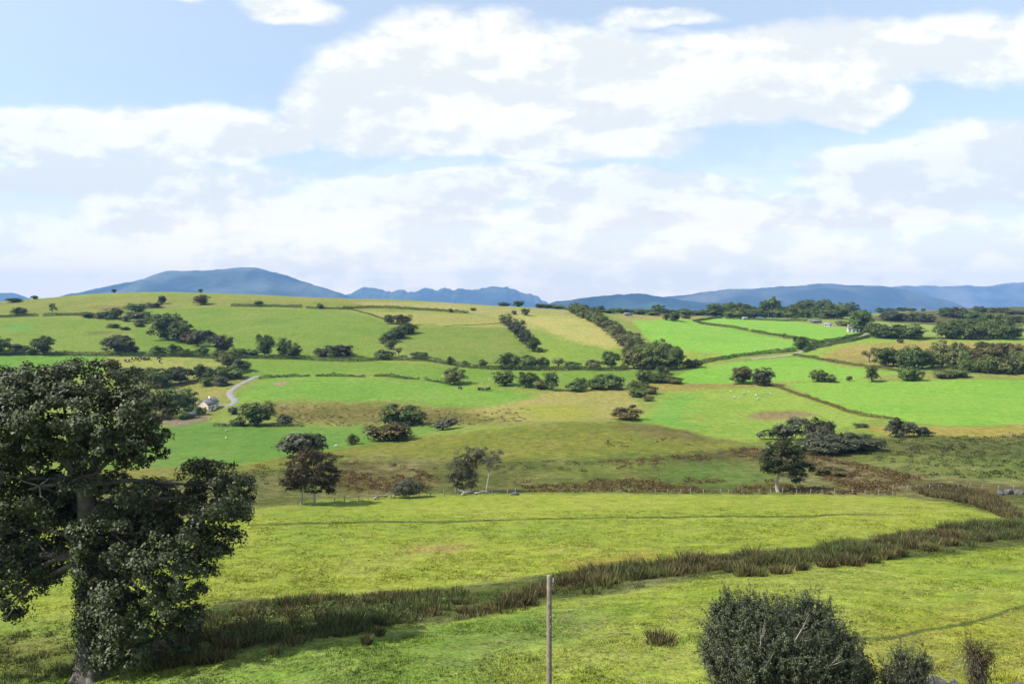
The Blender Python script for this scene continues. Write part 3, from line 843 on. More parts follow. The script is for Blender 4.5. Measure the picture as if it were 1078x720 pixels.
HILLSIDE = [
 # kind, u, v, h, w, colour, label
 ('spread', -1, 373, 18, 19, 'd', 'dark tree cut by the picture edge on the long hillside hedge'),
 ('dome', 20, 372, 9, 18, 'd', 'low rounded dark bush between two trees on the long hillside hedge'),
 ('spread', 45, 373, 18, 19, 'd', 'round dark tree on the long hedge just above the big foreground tree'),
 ('dome', 34, 373, 6, 10, 'd', 'small bush tucked against the round tree above the big foreground tree'),
 ('spread', 124, 372, 18, 26, 'k', 'dark tree leaning over the hedge above the grazing cattle'),
 ('dome', 138, 372, 10, 13, 'k', 'low dark bush hugging the leaning tree above the cattle'),
 ('dome', 20, 332, 8, 14, 'd', 'dark bush on the short high hedge at the left edge'),
 ('thin', 55, 331, 11, 8, 'o', 'slim see-through tree rising from the gap in the high left hedge'),
 ('dome', 118, 336, 11, 18, 'd', 'largest dark bush ending the high left hedge'),
 ('scrub', 105, 335, 6, 13, 'o', 'pale bush beside the largest bush of the high left hedge'),
 ('dome', 92, 334, 5, 12, 'd', 'low bush in the middle of the high left hedge'),
 ('dome', 143, 329, 9, 17, 'd', 'dark bush at the head of the hillside scrub patch'),
 ('scrub', 160, 324, 5, 14, 'b', 'low brown bush near the skyline above the hillside scrub'),
 ('round', 171, 320, 8, 8, 'k', 'small dark tree by itself just under the hill skyline'),
 ('spread', 212, 321, 10, 14, 'b', 'lone brownish tree with a clear trunk high on the open hill'),
 ('round', 211, 307.5, 4, 4, 'd', 'tiny tree on the skyline above the lone brownish tree'),
 ('round', 120, 306.5, 4, 4, 'd', 'tiny tree on the left skyline where the mountain slope meets the hill'),
 ('dome', 36, 315, 3.5, 7, 'd', 'round bush on the far left skyline'),
 ('dome', 14, 318, 4, 15, 'd', 'dark bush against the small far mountain at the left skyline'),
 ('scrub', 139, 335, 6, 13, 'g', 'greyish bush at the upper side of the hillside scrub patch'),
 ('scrub', 150, 335, 6, 14, 'o', 'olive bush in the centre of the hillside scrub patch'),
 ('scrub', 160, 338, 7, 14, 'd', 'dark bush at the lower right corner of the hillside scrub patch'),
 ('scrub', 133, 338, 5, 10, 'g', 'greyish bush at the lower left of the hillside scrub patch'),
 ('scrub', 148, 340, 4, 14, 'o', 'flat bush along the bottom of the hillside scrub patch'),
 ('scrub', 118, 345, 4, 12, 'o', 'flat lone bush below the largest bush of the high left hedge'),
 ('scrub', 134, 347, 3, 8, 'd', 'tiny flat bush on the slope left of the big tree clump'),
 ('scrub', 149, 344, 4, 8, 'b', 'tiny brown bush just above the big tree clump on the hill'),
 ('round', 177, 358, 26, 30, 'd', 'biggest dark tree of the clump standing alone on the left hill'),
 ('round', 191, 360, 21, 22, 'd', 'second large tree leaning on the biggest of the hill clump'),
 ('scrub', 208, 364, 15, 16, 'k', 'purplish brown bush at the foot of the hill clump'),
 ('dome', 198, 362, 12, 14, 'b', 'brownish bush between hill clump tree and purplish bush'),
 ('dome', 167, 374, 9, 16, 'd', 'low dark bush behind the hedge over the cattle field'),
 ('dome', 183, 374, 11, 14, 'd', 'taller pointed bush behind the hedge over the cattle field'),
 ('dome', 196, 374, 6, 14, 'd', 'low bush right of the pointed bush behind the cattle field hedge'),
 ('dome', 212, 374, 8, 14, 'd', 'bush behind the hedge near the end of the cattle field'),
 ('scrub', 222, 354, 6, 8, 'k', 'small dark bush at the upper tip of the slanting tree line'),
 ('scrub', 228, 361, 8, 11, 'k', 'dark bush second from the top of the slanting tree line'),
 ('round', 235, 372, 18, 18, 'k', 'tall dusky tree on the slanting tree line where it meets the long hedge'),
 ('dome', 230, 380, 10, 14, 'd', 'dark bush under the dusky tree on the slanting tree line'),
 ('round', 240, 388, 17, 17, 'o', 'olive tree half way down the slanting tree line above the lane'),
 ('dome', 253, 391, 12, 17, 'k', 'dusky bush at the bottom of the slanting tree line by the lane'),
 ('dome', 250, 376, 9, 14, 'd', 'dark bush on the long hedge right of the slanting tree line'),
 ('dome', 265, 375, 7, 12, 'd', 'low bush on the long hedge left of the paired trees'),
 ('round', 279, 376, 22, 17, 'd', 'taller of two tall trees standing together on the long hedge'),
 ('round', 299, 376, 19, 14, 'd', 'slim tree right of the tallest tree on the long hedge'),
 ('round', 309, 377, 15, 14, 'd', 'rounded tree joined to the slim tree on the long hedge'),
 ('dome', 338, 375, 8, 14, 'k', 'dusky low bush starting the leaning pair on the long hedge'),
 ('scrub', 355, 375, 11, 24, 'k', 'wide dusky bush ending the leaning pair on the long hedge'),
 ('dome', 405, 378, 9, 18, 'd', 'wide dark bush on the long hedge at the foot of the winding copse'),
 ('dome', 441, 377, 6, 18, 'd', 'low wide bush on the long hedge right of the winding copse'),
 ('dome', 474, 384, 8, 8, 'd', 'small round bush on the hedge right of the pale track'),
 ('dome', 489, 385, 5, 6, 'd', 'tiny bush between two small round bushes on the hedge'),
 ('dome', 508, 386, 7, 8, 'd', 'small round bush left of the large dark hedge tree'),
 ('dome', 535, 388, 15, 24, 'd', 'large dome shaped dark tree on the hedge below the pointed tree row'),
 ('dome', 557, 388, 13, 15, 'd', 'dark bush right of the large dome on the hedge'),
 ('dome', 571, 388, 11, 14, 'd', 'bush below the bottom tip of the pointed tree row'),
 ('thin', 588, 388, 11, 12, 'o', 'thin topped small tree on the hedge below the yellow green slope'),
 ('dome', 604, 388, 7, 16, 'd', 'low bush on the hedge below the yellow green slope'),
 ('dome', 626, 388, 9, 16, 'o', 'bush on the hedge left of the round lollipop tree'),
 ('round', 644, 388, 17, 16, 'd', 'round lollipop tree standing at the end of the long hedge'),
 ('dome', 657, 389, 5, 8, 'd', 'tiny bush at the very end of the long hedge'),
 # winding copse in the middle
 ('round', 412, 341, 9, 12, 'd', 'tree at the top left of the winding copse between two fields'),
 ('round', 424, 343, 11, 16, 'b', 'brownish tree at the top of the winding copse'),
 ('dome', 428, 351, 11, 17, 'd', 'dark tree at the bulge of the winding copse'),
 ('dome', 418, 356, 11, 16, 'd', 'dark tree in the waist of the winding copse'),
 ('dome', 410, 360, 10, 14, 'd', 'dark tree at the lower turn of the winding copse'),
 ('dome', 404, 362, 9, 9, 'd', 'small tree on the left side of the winding copse'),
 ('round', 411, 368, 10, 11, 'o', 'olive tree near the foot of the winding copse'),
 ('thin', 420, 375, 9, 9, 'o', 'thin tree at the foot of the winding copse by the pale track'),
 # pointed tree row
 ('round', 533, 342, 11, 12, 'o', 'tree at the upper tip of the pointed tree row'),
 ('round', 541, 349, 12, 13, 'k', 'second tree down the pointed tree row'),
 ('round', 547, 355, 13, 13, 'k', 'third tree down the pointed tree row'),
 ('round', 553, 362, 14, 13, 'k', 'fourth tree down the pointed tree row'),
 ('round', 561, 370, 14, 14, 'd', 'bushy tree at the bottom of the pointed tree row'),
 ('dome', 568, 371, 5, 7, 'd', 'tiny bush beside the bottom tree of the pointed row'),
 ('dome', 541, 331, 4, 5, 'o', 'tiny bush left of a small tree high above the pale slope'),
 ('round', 553, 332, 7, 8, 'm', 'small green tree high above the pale slope'),
 ('dome', 550, 341, 4, 5, 'o', 'lone speck of a bush right of the pointed row tip'),
 ('round', 546, 323, 6, 10, 'd', 'small dark tree on the ridge right of the rocky far mountain'),
 ('dome', 530, 321, 4, 12, 'd', 'low dark bush on the ridge in front of the rocky mountain'),
 ('dome', 474, 329, 4, 4, 'd', 'tiny bush sticking up from the high hedge below the ridge'),
 ('dome', 498, 327, 3, 5, 'd', 'tiny bush on the straw coloured ridge right of the high hedge'),
 ('dome', 272, 322, 5, 9, 'd', 'bush swelling on the high hedge below the left skyline'),
 ('dome', 337, 325, 5, 6, 'd', 'bush in the gap of the high hedge below the skyline'),
 # valley floor around the cottage
 ('dome', 128, 398, 11, 20, 'o', 'olive bush by the top of the big foreground tree'),
 ('dome', 142, 399, 12, 20, 'm', 'mid green bush in the scrub above the cottage'),
 ('round', 163, 408, 19, 32, 'd', 'broad dark tree in the scrub above the cottage'),
 ('round', 191, 404, 17, 22, 'k', 'dusky round tree in the scrub behind the cottage'),
 ('dome', 212, 399, 14, 20, 'd', 'dark bush in the scrub behind the cottage chimney'),
 ('dome', 230, 399, 12, 22, 'd', 'dark bush in the scrub near the lane bend'),
 ('dome', 247, 398, 10, 16, 'm', 'mid green bush at the end of the scrub by the lane'),
 ('dome', 216, 406, 8, 12, 'm', 'small green bush in the rough above the cottage'),
 ('scrub', 231, 406, 9, 15, 'g', 'pale grey bush in the rough beside the lane'),
 ('dome', 237, 406, 4, 10, 'm', 'low green bush beside the pale grey bush'),
 ('round', 178, 437, 26, 26, 'd', 'tall dark tree close against the left of the cottage'),
 ('round', 197, 432, 22, 19, 'm', 'green tree touching the cottage roof'),
 ('round', 160, 438, 24, 22, 'm', 'mid green tree left of the cottage tree group'),
 ('dome', 172, 441, 12, 20, 'o', 'olive bush in front of the cottage trees'),
 ('dome', 152, 434, 22, 20, 'g', 'greyish tree half hidden behind the big foreground tree near the cottage'),
 ('dome', 210, 437, 8, 13, 'm', 'dark bush in front of the cottage gable'),
 ('dome', 200, 436, 10, 12, 'd', 'dark bush between the shed and the cottage'),
 ('dome', 192, 441, 8, 14, 'm', 'green bush half hiding the low dark shed by the cottage'),
 ('dome', 245, 436, 7, 10, 'k', 'small round dark bush below the end of the lane'),
 ('round', 271, 448, 23, 33, 'm', 'big round tree at the edge of the vivid valley field right of the lane'),
 ('dome', 250, 448, 6, 14, 'd', 'low bush along the top edge of the vivid valley field'),
 ('dome', 300, 448, 11, 14, 'k', 'small dark bush right of the big round valley tree'),
 ('scrub', 321, 480, 24, 42, 'k', 'wide grey brown bush just behind the brown two-trunk tree'),
 ('dome', 371, 468, 10, 13, 'm', 'single green bush on the lip of the vivid valley field'),
 ('dome', 423, 448, 21, 38, 'd', 'wide dark bush at the end of the brown rough strip'),
 ('scrub', 420, 462, 17, 40, 'b', 'wide brown bush in front of a darker bush by the knoll'),
 ('scrub', 466, 452, 11, 23, 'g', 'small grey bush on the knoll edge'),
 # line of single trees on the valley floor
 ('spread', 478, 405, 17, 20, 'o', 'pale olive tree by itself above the black cattle'),
 ('round', 531, 406, 15, 18, 'd', 'leftmost round tree of the valley floor tree row'),
 ('round', 554, 408, 15, 19, 'd', 'second rounded tree of the valley floor tree row'),
 ('dome', 569, 409, 9, 16, 'o', 'olive bush between two valley floor trees'),
 ('tall', 581, 411, 18, 13, 'd', 'narrow upright tree of the valley floor tree row'),
 ('dome', 608, 412, 9, 21, 'd', 'low spreading dark bush right of the narrow valley tree'),
 ('dome', 611, 404, 6, 10, 'm', 'small green bush behind the low spreading dark bush'),
 ('dome', 629, 410, 10, 20, 'd', 'dark bush left of the humped valley bush'),
 ('dome', 646, 410, 15, 21, 'd', 'humped dark bush of the valley floor row'),
 ('dome', 638, 405, 10, 22, 'd', 'bush behind the humped valley bush'),
 ('dome', 679, 402, 12, 16, 'd', 'left bush of the dense scrub at the belt foot'),
 ('dome', 691, 403, 10, 16, 'd', 'middle bush of the dense scrub at the belt foot'),
 ('dome', 701, 403, 9, 13, 'o', 'right bush of the dense scrub at the belt foot'),
 ('dome', 712, 404, 7, 14, 'b', 'tan bush at the right of the dense scrub'),
 ('dome', 697, 394, 8, 14, 'd', 'dark bush just below the broad tree belt'),
 ('dome', 672, 413, 11, 20, 'd', 'dark bush heading the short scrub string'),
 ('dome', 685, 415, 9, 14, 'o', 'olive bush in the short scrub string'),
 ('dome', 671, 418, 9, 16, 'm', 'round green bush in the short scrub string'),
 ('scrub', 680, 422, 5, 12, 'b', 'low brown bush ending the short scrub string'),
 ('scrub', 666, 430, 4, 6, 'k', 'tiny dark bush above the lone oval bush'),
 ('dome', 661, 442, 12, 28, 'b', 'lone oval dark bush sitting on the knoll top'),
 ('round', 782, 404, 17, 21, 'o', 'left olive tree of the pair beside the flat bright field'),
 ('round', 803, 406, 18, 18, 'k', 'right dusky tree of the pair beside the flat bright field'),
 ('dome', 862, 402, 12, 14, 'm', 'rounded bush on the top edge of the flat bright field'),
 ('dome', 872, 402, 8, 13, 'm', 'lower bush joined to the rounded bush on the bright field edge'),
 ('scrub', 894, 401, 5, 5, 'b', 'tiny brown bush on the bright field edge'),
 ('tall', 918, 402, 16, 12, 'm', 'egg shaped upright tree on the bright field edge'),
 ('dome', 953, 401, 15, 12, 'm', 'rounded bush at the left of a twin on the bright field edge'),
 ('dome', 963, 401, 14, 13, 'd', 'rounded bush at the right of a twin on the bright field edge'),
 ('dome', 993, 398, 9, 20, 'o', 'wide olive bush in front of the autumn wood strip'),
 ('dome', 1009, 397, 10, 17, 'm', 'green bush in front of the autumn wood strip'),
 ('thin', 915, 381, 14, 13, 'o', 'thin rounded tree by the bracken patch left of the wood strip'),
 ('round', 843, 368, 13, 14, 'd', 'single round tree where two field hedges meet'),
 ('thin', 825, 356, 5, 7, 'o', 'tiny tree rising from the dipping field hedge'),
 ('round', 907, 349, 21, 25, 'd', 'tall tree sheltering the white farmhouse'),
 ('dome', 920, 354, 14, 14, 'm', 'light green bush under the tall farmhouse tree'),
 ('dome', 934, 356, 14, 28, 'd', 'wide dark tree right of the farmhouse'),
 ('round', 960, 357, 15, 21, 'd', 'round tree standing alone in the hedge right of the farm'),
 ('dome', 887, 343, 5, 14, 'o', 'olive bush between the white shed and the farmhouse'),
 ('round', 702, 337, 7, 7, 'b', 'smaller of two trees on the pale strip above the sheep field'),
 ('round', 711, 338, 9, 12, 'd', 'larger of two trees on the pale strip above the sheep field'),
 ('dome', 722, 335, 3, 8, 'd', 'flat bush right of two trees above the sheep field'),
 ('dome', 688, 332, 4, 14, 'm', 'flat green bush on the pale strip under the ridge trees'),
 ('dome', 948, 361, 4, 6, 'b', 'speck of a bush in the bracken field'),
 # dark mass on the right middle slope
 ('lean', 826, 463, 22, 42, 'k', 'dark bush sloping down to one side behind the white-trunk tree'),
 ('dome', 862, 467, 24, 30, 'k', 'tallest dark tree of the thicket on the middle slope'),
 ('dome', 864, 479, 18, 34, 'k', 'rounded dark bush at the front of the thicket'),
 ('dome', 884, 476, 19, 36, 'k', 'dark bush in the middle of the thicket'),
 ('dome', 903, 474, 17, 36, 'k', 'long dark bush at the right end of the thicket'),
 ('dome', 846, 474, 11, 18, 'd', 'green bush between the white-trunk tree and thicket'),
 ('dome', 945, 460, 18, 22, 'k', 'dusky bush on the edge of the rough moor below the bright field'),
 ('lean', 968, 459, 13, 28, 'k', 'long low bush trailing right of the dusky moor bush'),
 ('scrub', 905, 450, 4, 13, 'd', 'flat bush by the stone bank below the bright field'),
 ('dome', 875, 500, 8, 30, 'b', 'brown low bush on the bracken bank under the thicket'),
]
for (k_, u_, v_, h_, w_, c_, lb_) in HILLSIDE:
    plant(k_, u_, v_, h_, w_, c_, lb_, group='trees and bushes scattered over the valley', flip=lb_.startswith('long low'))


def belt(pts, n, h, w, cols, kinds, what, group, frm, jit=1.5):
    P = np.array(pts, float)
    d = np.concatenate([[0], np.cumsum(np.hypot(*np.diff(P, axis=0).T))])
    for i in range(n):
        s = d[-1] * (i + .5) / n
        u_ = np.interp(s, d, P[:, 0]) + random.uniform(-jit, jit) * 1.2; v_ = np.interp(s, d, P[:, 1]) + random.uniform(-jit, jit) * .4
        c_ = random.choice(cols); f = i / max(1, n - 1)
        hh = (h[0] + (h[1] - h[0]) * f) * random.uniform(.8, 1.2); ww = (w[0] + (w[1] - w[0]) * f) * random.uniform(.85, 1.2)
        nm = ORD[i]
        if i == n - 1: nm = 'last'
        plant(random.choice(kinds), u_, v_, hh, ww, c_, f'{CW[c_]} {what}, {nm} from {frm}', group)


G1 = 'trees of the diagonal belt'
belt([(600, 329), (625, 336), (650, 353), (672, 368), (690, 380)], 12, (9, 15), (13, 16), 'mooom', ['round', 'dome'], 'tree in the back row of the diagonal belt', G1, 'its upper end')
belt([(612, 334), (635, 346), (655, 360), (668, 371)], 10, (8, 13), (12, 16), 'mooob', ['round', 'dome'], 'tree on the straw side of the diagonal belt', G1, 'its upper end')
belt([(664, 388), (680, 389), (700, 389), (716, 388)], 6, (21, 19), (19, 18), 'momo', ['round'], 'large tree fronting the broad belt foot', G1, 'the lollipop tree')
belt([(672, 378), (690, 381), (712, 383)], 4, (19, 19), (19, 17), 'mmo', ['round'], 'large tree behind the broad belt foot', G1, 'the lollipop tree')
belt([(722, 388), (735, 386)], 2, (10, 8), (13, 12), 'db', ['dome'], 'bush right of the broad belt foot', G1, 'the belt')
G2 = 'trees along the far ridge'
belt([(562, 323), (640, 329), (700, 331), (770, 333)], 20, (4, 6), (12, 14), 'ddmm', ['dome', 'round'], 'tree in the low dark row on the far ridge', G2, 'the rocky mountain')
belt([(765, 334), (800, 335), (850, 335), (892, 336)], 15, (10, 12), (13, 15), 'mmmd', ['round', 'dome'], 'tree in the front row of the ridge wood', G2, 'the low dark row')
belt([(745, 332), (790, 332), (840, 331), (900, 332)], 14, (12, 13), (15, 16), 'dmdm', ['round'], 'tree in the back of the ridge wood', G2, 'the low dark row')
plant('tall', 814, 331, 21, 13, 'm', 'tall pale tree rising above the ridge wood', G2)
plant('round', 806, 331, 17, 12, 'd', 'dark tree left of the tall pale one in the ridge wood', G2)
plant('round', 850, 331, 17, 19, 'd', 'broad dome shaped tree topping the ridge wood', G2)
plant('round', 868, 332, 16, 16, 'm', 'tree right of the broad dome in the ridge wood', G2)
plant('spread', 693, 330, 9, 12, 'd', 'bushy headed tree standing higher than the low ridge row', G2)
plant('round', 614, 326, 6, 6, 'd', 'small round tree peeping over the top of the diagonal belt', G2)
plant('round', 633, 328, 6, 6, 'd', 'small round tree on the ridge right of the peeping one', G2)
G3 = 'trees of the autumn wood strip'
belt([(928, 385), (945, 386), (960, 388), (975, 389)], 5, (18, 22), (17, 16), 'dddm', ['round', 'dome'], 'tree in the darker part of the autumn strip', G3, 'the egg shaped tree')
belt([(978, 386), (1000, 388), (1030, 391), (1056, 392)], 8, (24, 24), (15, 17), 'momoob', ['round', 'tall'], 'tree in the mixed part of the autumn strip', G3, 'the dark left part')
belt([(1012, 392), (1040, 393), (1064, 394), (1090, 394)], 7, (15, 16), (14, 16), 'mmo', ['dome', 'round'], 'low tree fronting the autumn strip', G3, 'the olive bush')
belt([(1060, 391), (1076, 392), (1095, 392)], 3, (23, 22), (16, 16), 'omo', ['round'], 'tree at the outer end of the autumn strip', G3, 'the mixed part')
plant('round', 991, 386, 14, 10, 'y', 'bright yellow tree glowing inside the autumn wood strip', G3)
belt([(1030, 371), (1052, 371), (1076, 372)], 4, (9, 10), (12, 13), 'bgo', ['scrub', 'round'], 'faded bush above the autumn wood strip', G3, 'the bracken patch')
G4 = 'trees of the far right wood'
belt([(992, 357), (1010, 357), (1030, 357), (1050, 357), (1072, 357)], 8, (14, 16), (16, 18), 'dmmd', ['round', 'dome'], 'tree in the hedge front of the far right wood', G4, 'the pole')
belt([(1005, 349), (1030, 348), (1060, 349)], 6, (14, 15), (18, 18), 'dmd', ['round', 'dome'], 'tree in the middle of the far right wood', G4, 'the pole')
belt([(992, 333), (1010, 335), (1030, 338)], 5, (9, 10), (15, 16), 'dkd', ['dome', 'round'], 'tree in the upper finger of the far right wood', G4, 'the moor hill')
belt([(1036, 345), (1066, 347)], 3, (13, 14), (18, 18), 'dm', ['round'], 'tree between finger and hedge in the far right wood', G4, 'the finger')
G5 = 'trees below the moor hill'
belt([(930, 337), (950, 338)], 3, (9, 9), (13, 14), 'kd', ['dome', 'round'], 'tree in the left clump below the moor hill', G5, 'the farm')
belt([(960, 338), (980, 340)], 4, (7, 8), (11, 12), 'dkm', ['dome'], 'bush in the right clump below the moor hill', G5, 'the farm')
belt([(920, 329), (948, 327), (966, 324)], 4, (5, 4), (8, 9), 'dk', ['dome'], 'bush up the left shoulder of the moor hill', G5, 'the farm')
belt([(1024, 328), (1045, 329), (1078, 332)], 6, (5, 4), (9, 9), 'dk', ['dome'], 'bush in the line across the moor hill', G5, 'the finger')
belt([(1060, 338), (1085, 341)], 3, (5, 6), (10, 11), 'dk', ['dome'], 'bush at the frame edge under the moor hill', G5, 'the wood')
plant('dome', 972, 322, 3, 4, 'd', 'tiny bush on the shoulder of the moor hill skyline', G5)

# ------------------------------------------------------------------ hedges
def hedge(px, h, w_, label, mat=None, gaps=(), leaf=.42, wob=.25, dens=9.0, name='hedge', cat='hedge', group='hedges between the fields'):
    pts = place_many([p[0] for p in px], [p[1] for p in px])[:, :2]
    rng = np.random.default_rng(abs(hash(label)) % 9999 if False else len(label) * 31 + int(px[0][0]) * 7)
    seg = np.hypot(*np.diff(pts, axis=0).T); L = np.concatenate([[0], np.cumsum(seg)]); T = L[-1]
    n = int(T * (2 * h + w_) * dens / (leaf * leaf * 4))
    n = min(n, 60000)
    s = rng.uniform(0, T, n)
    x = np.interp(s, L, pts[:, 0]); y = np.interp(s, L, pts[:, 1])
    k = np.clip(np.searchsorted(L, s) - 1, 0, len(seg) - 1)
    tx = (pts[k + 1, 0] - pts[k, 0]) / seg[k]; ty = (pts[k + 1, 1] - pts[k, 1]) / seg[k]
    hh = h * (1 + wob * 2.2 * vnoise(s / 5.0, s * 0 + 3.3, int(px[0][1])) + wob * 1.4 * vnoise(s / 1.4, s * 0 + 9.1, 4))
    ang = rng.uniform(-.25, math.pi + .25, n); q = np.where(rng.random(n) < .75, rng.uniform(.85, 1.06, n), rng.uniform(.3, .9, n))
    lat = np.cos(ang) * w_ * .5 * q * (1 + .25 * vnoise(s / 3, s * 0 + 1.7, 8)); up = np.maximum(np.sin(ang), 0) ** .6 * q * hh
    up = np.where(rng.random(n) < .35, rng.uniform(.0, 1, n) * hh * .9, up)
    P = np.stack([x - ty * lat, y + tx * lat, up], 1)
    P[:, 2] += ground(P[:, 0], P[:, 1])
    N = np.stack([-ty * np.cos(ang), tx * np.cos(ang), np.sin(ang) + .2], 1)
    N = unit(unit(N) + rng.normal(size=(n, 3)) * .55)
    LV = leaf_quads(P, N, leaf, rng)
    c = LV.mean(0); c[2] = LV[:, 2].min()
    o = link(name, np_mesh(name, LV - c, quads(n)), mat or M_hedge, loc=c)
    assert label not in LABELS, label
    LABELS[label] = o
    return tag(o, label, cat, group)


hedge([(-60, 374), (0, 374), (60, 374), (150, 375), (200, 376), (240, 377), (300, 378), (345, 380), (400, 379), (450, 380), (475, 384), (520, 389), (560, 390), (600, 390), (660, 390)], 2.5, 2.4, 'long dark clipped hedge running right across the foot of the hillside', leaf=.5)
hedge([(-30, 335), (40, 333)], 2.3, 3, 'short high hedge at the left edge of the hill')
hedge([(45, 333), (75, 332), (105, 333), (122, 335)], 2.2, 3, 'high left hedge ending in the largest dark bush')
hedge([(243, 322.5), (290, 323), (318, 324)], 2.4, 3, 'dark hedge high under the left skyline, the longer left piece')
hedge([(322, 324.5), (334, 325)], 1.7, 2.5, 'very short piece of hedge high under the skyline')
hedge([(338, 325), (355, 325.5), (372, 326)], 1.8, 2.5, 'short hedge piece high under the skyline beside the field corner')
hedge([(361, 325), (390, 324), (420, 325), (455, 327), (480, 329), (493, 330)], 2.2, 2.8, 'curved hedge along the top of the middle hill fields')
hedge([(372, 326.5), (385, 330), (397, 334), (409, 338)], .9, 1.4, 'thin low hedge dropping from the skyline to the winding copse', M_hedge2)
hedge([(272, 399), (295, 397), (318, 396.3), (326, 396)], 1.4, 2, 'low broken hedge between two bright valley fields, piece nearest the lane', M_hedge, wob=.5)
hedge([(332, 396), (355, 396), (384, 397)], 1.4, 2, 'low broken hedge between two bright valley fields, middle piece', M_hedge, wob=.5)
hedge([(394, 396), (415, 397), (441, 399)], 1.4, 2, 'low broken hedge between two bright valley fields, piece right of the gateway', M_hedge, wob=.5)
hedge([(447, 400), (460, 402), (474, 405)], 1.1, 2, 'scrappy hedge end beside the pale olive tree', M_hedge, wob=.7)
hedge([(716, 387), (745, 381.5), (775, 376), (800, 373), (825, 371), (838, 369)], 2.2, 2.4, 'rising hedge under the sheep field', M_hedge)
hedge([(840, 368), (852, 363.5), (865, 361), (885, 358), (903, 354), (911, 350)], 2.2, 2.2, 'hedge along the upper side of the farm lane', M_hedge)
hedge([(846, 371), (860, 366), (876, 363), (897, 359.5), (915, 355)], 2.2, 2.2, 'hedge along the lower side of the farm lane', M_hedge)
hedge([(730, 338), (738, 341), (760, 344), (787, 348)], 1.9, 2.2, 'dipping hedge between two sheep fields, upper piece', M_hedge)
hedge([(791, 349), (815, 353), (840, 357), (862, 361)], 1.9, 2.2, 'dipping hedge between two sheep fields, lower piece', M_hedge)
hedge([(733, 338), (745, 336.5), (760, 335)], 1.8, 2.2, 'short hedge left of the little white barn', M_hedge)
hedge([(764, 335.5), (790, 336.5), (820, 338), (850, 338)], 1.6, 2.2, 'flat hedge under the ridge wood', M_hedge)
hedge([(834, 374), (855, 377), (880, 382), (910, 386), (935, 389), (962, 393)], 1.4, 2.0, 'brown-green hedge below the bracken patch', M_hedge2, wob=.4)
hedge([(922, 356), (945, 356.5), (985, 357), (1000, 357)], 1.5, 2.0, 'straight hedge between farmhouse trees and the far right wood', M_hedge)
hedge([(240, 397), (262, 392)], 1.5, 2.5, 'little hedge above the bend of the lane', M_hedge)
hedge([(224, 449), (262, 448.5), (320, 449)], .8, 1.4, 'low scrubby line at the top of the vivid valley field', M_hedge2, wob=.8)
hedge([(468, 343.5), (500, 342), (540, 340)], .35, .8, 'faint low hedge line across the middle hill field', M_hedge2, leaf=.3)

# ------------------------------------------------------------------ the big tree in front
BT, _ = place(98, 712)
BY = BT.y; BS = BY / FPX * 1.0
bt_root = bpy.data.objects.new('large_tree', None); COL.objects.link(bt_root); bt_root.location = BT
tag(bt_root, 'huge dark broadleaf tree in front with ivy on its trunk', 'tree')


def btp(u, v, dy=0.0):
    """tree-local point seen at (u, v), dy metres behind the trunk plane"""
    Y = BY + dy
    x = float(kx(u, v)) * Y; z = CAM_Z + float(slope(v)) * Y
    return np.array([x - BT.x, dy, z - BT.z])


def lobe(u, v, ru, rv, dy, ry):
    return (tuple(btp(u, v, dy)), (ru * BS, ry, rv * BS))


rngb = np.random.default_rng(5)
LOB = [lobe(86, 428, 82, 46, 0, 4.6), lobe(28, 438, 58, 46, -1.2, 3.6), lobe(128, 452, 46, 42, -1.5, 3.0), lobe(96, 406, 52, 26, 1, 3), lobe(48, 402, 46, 20, .5, 2.6), lobe(152, 470, 22, 22, -.5, 1.8),
       lobe(22, 492, 46, 34, .5, 3.2), lobe(-30, 500, 40, 60, 0, 3.2), lobe(28, 548, 56, 30, 1.2, 3.0), lobe(8, 600, 34, 28, 0, 2.6), lobe(-24, 590, 40, 60, .5, 3), lobe(4, 635, 20, 22, -.5, 1.8),
       lobe(112, 540, 62, 38, 1.8, 4.2), lobe(160, 535, 36, 26, 1.2, 2.8), lobe(95, 520, 44, 22, 2.5, 2.4),
       lobe(222, 518, 40, 32, -.6, 2.8), lobe(206, 556, 42, 26, -.8, 2.4), lobe(246, 530, 20, 26, -.2, 1.6), lobe(234, 572, 18, 18, -.6, 1.4), lobe(214, 505, 26, 18, .3, 1.8),
       lobe(176, 600, 42, 32, -2.2, 2.8), lobe(140, 615, 36, 36, -2.4, 2.6), lobe(198, 625, 28, 26, -1.8, 2.2), lobe(158, 650, 46, 26, -2.2, 2.4), lobe(130, 670, 26, 24, -1.4, 1.8), lobe(196, 655, 24, 14, -1.2, 1.4), lobe(150, 684, 34, 14, -1.8, 1.6), lobe(186, 676, 20, 12, -1.4, 1.2), lobe(122, 694, 16, 12, -1.2, 1.0),
       lobe(36, 515, 40, 22, -1.5, 2.4), lobe(70, 468, 54, 24, 1.6, 3), lobe(60, 528, 52, 24, 2.2, 3), lobe(22, 578, 44, 20, 1.5, 2.4), lobe(165, 560, 44, 24, 1.0, 2.6), lobe(214, 586, 24, 14, -.6, 1.6), lobe(118, 590, 34, 26, -2.2, 2), lobe(110, 645, 22, 30, -1.4, 1.4), lobe(92, 508, 26, 15, -1.6, 1.5), lobe(140, 520, 30, 12, -1.2, 1.5), lobe(-12, 420, 50, 36, -.5, 3), lobe(150, 436, 26, 34, -.4, 2.2), lobe(120, 565, 40, 24, -1.8, 2.4), lobe(76, 578, 26, 20, 1.6, 2.0), lobe(52, 612, 12, 12, .8, 1.0), lobe(38, 585, 26, 20, .2, 1.8)]
bl = np.concatenate([clump_cloud(LOB, 480, 230, .80, .20, rngb, flat=.8, up=.35, nrand=.7, inner=.4), clump_cloud([(c, tuple(np.array(r) * 1.08)) for c, r in LOB], 760, 75, .45, .20, rngb, flat=.9, up=.25, nrand=.8, inner=.75)])
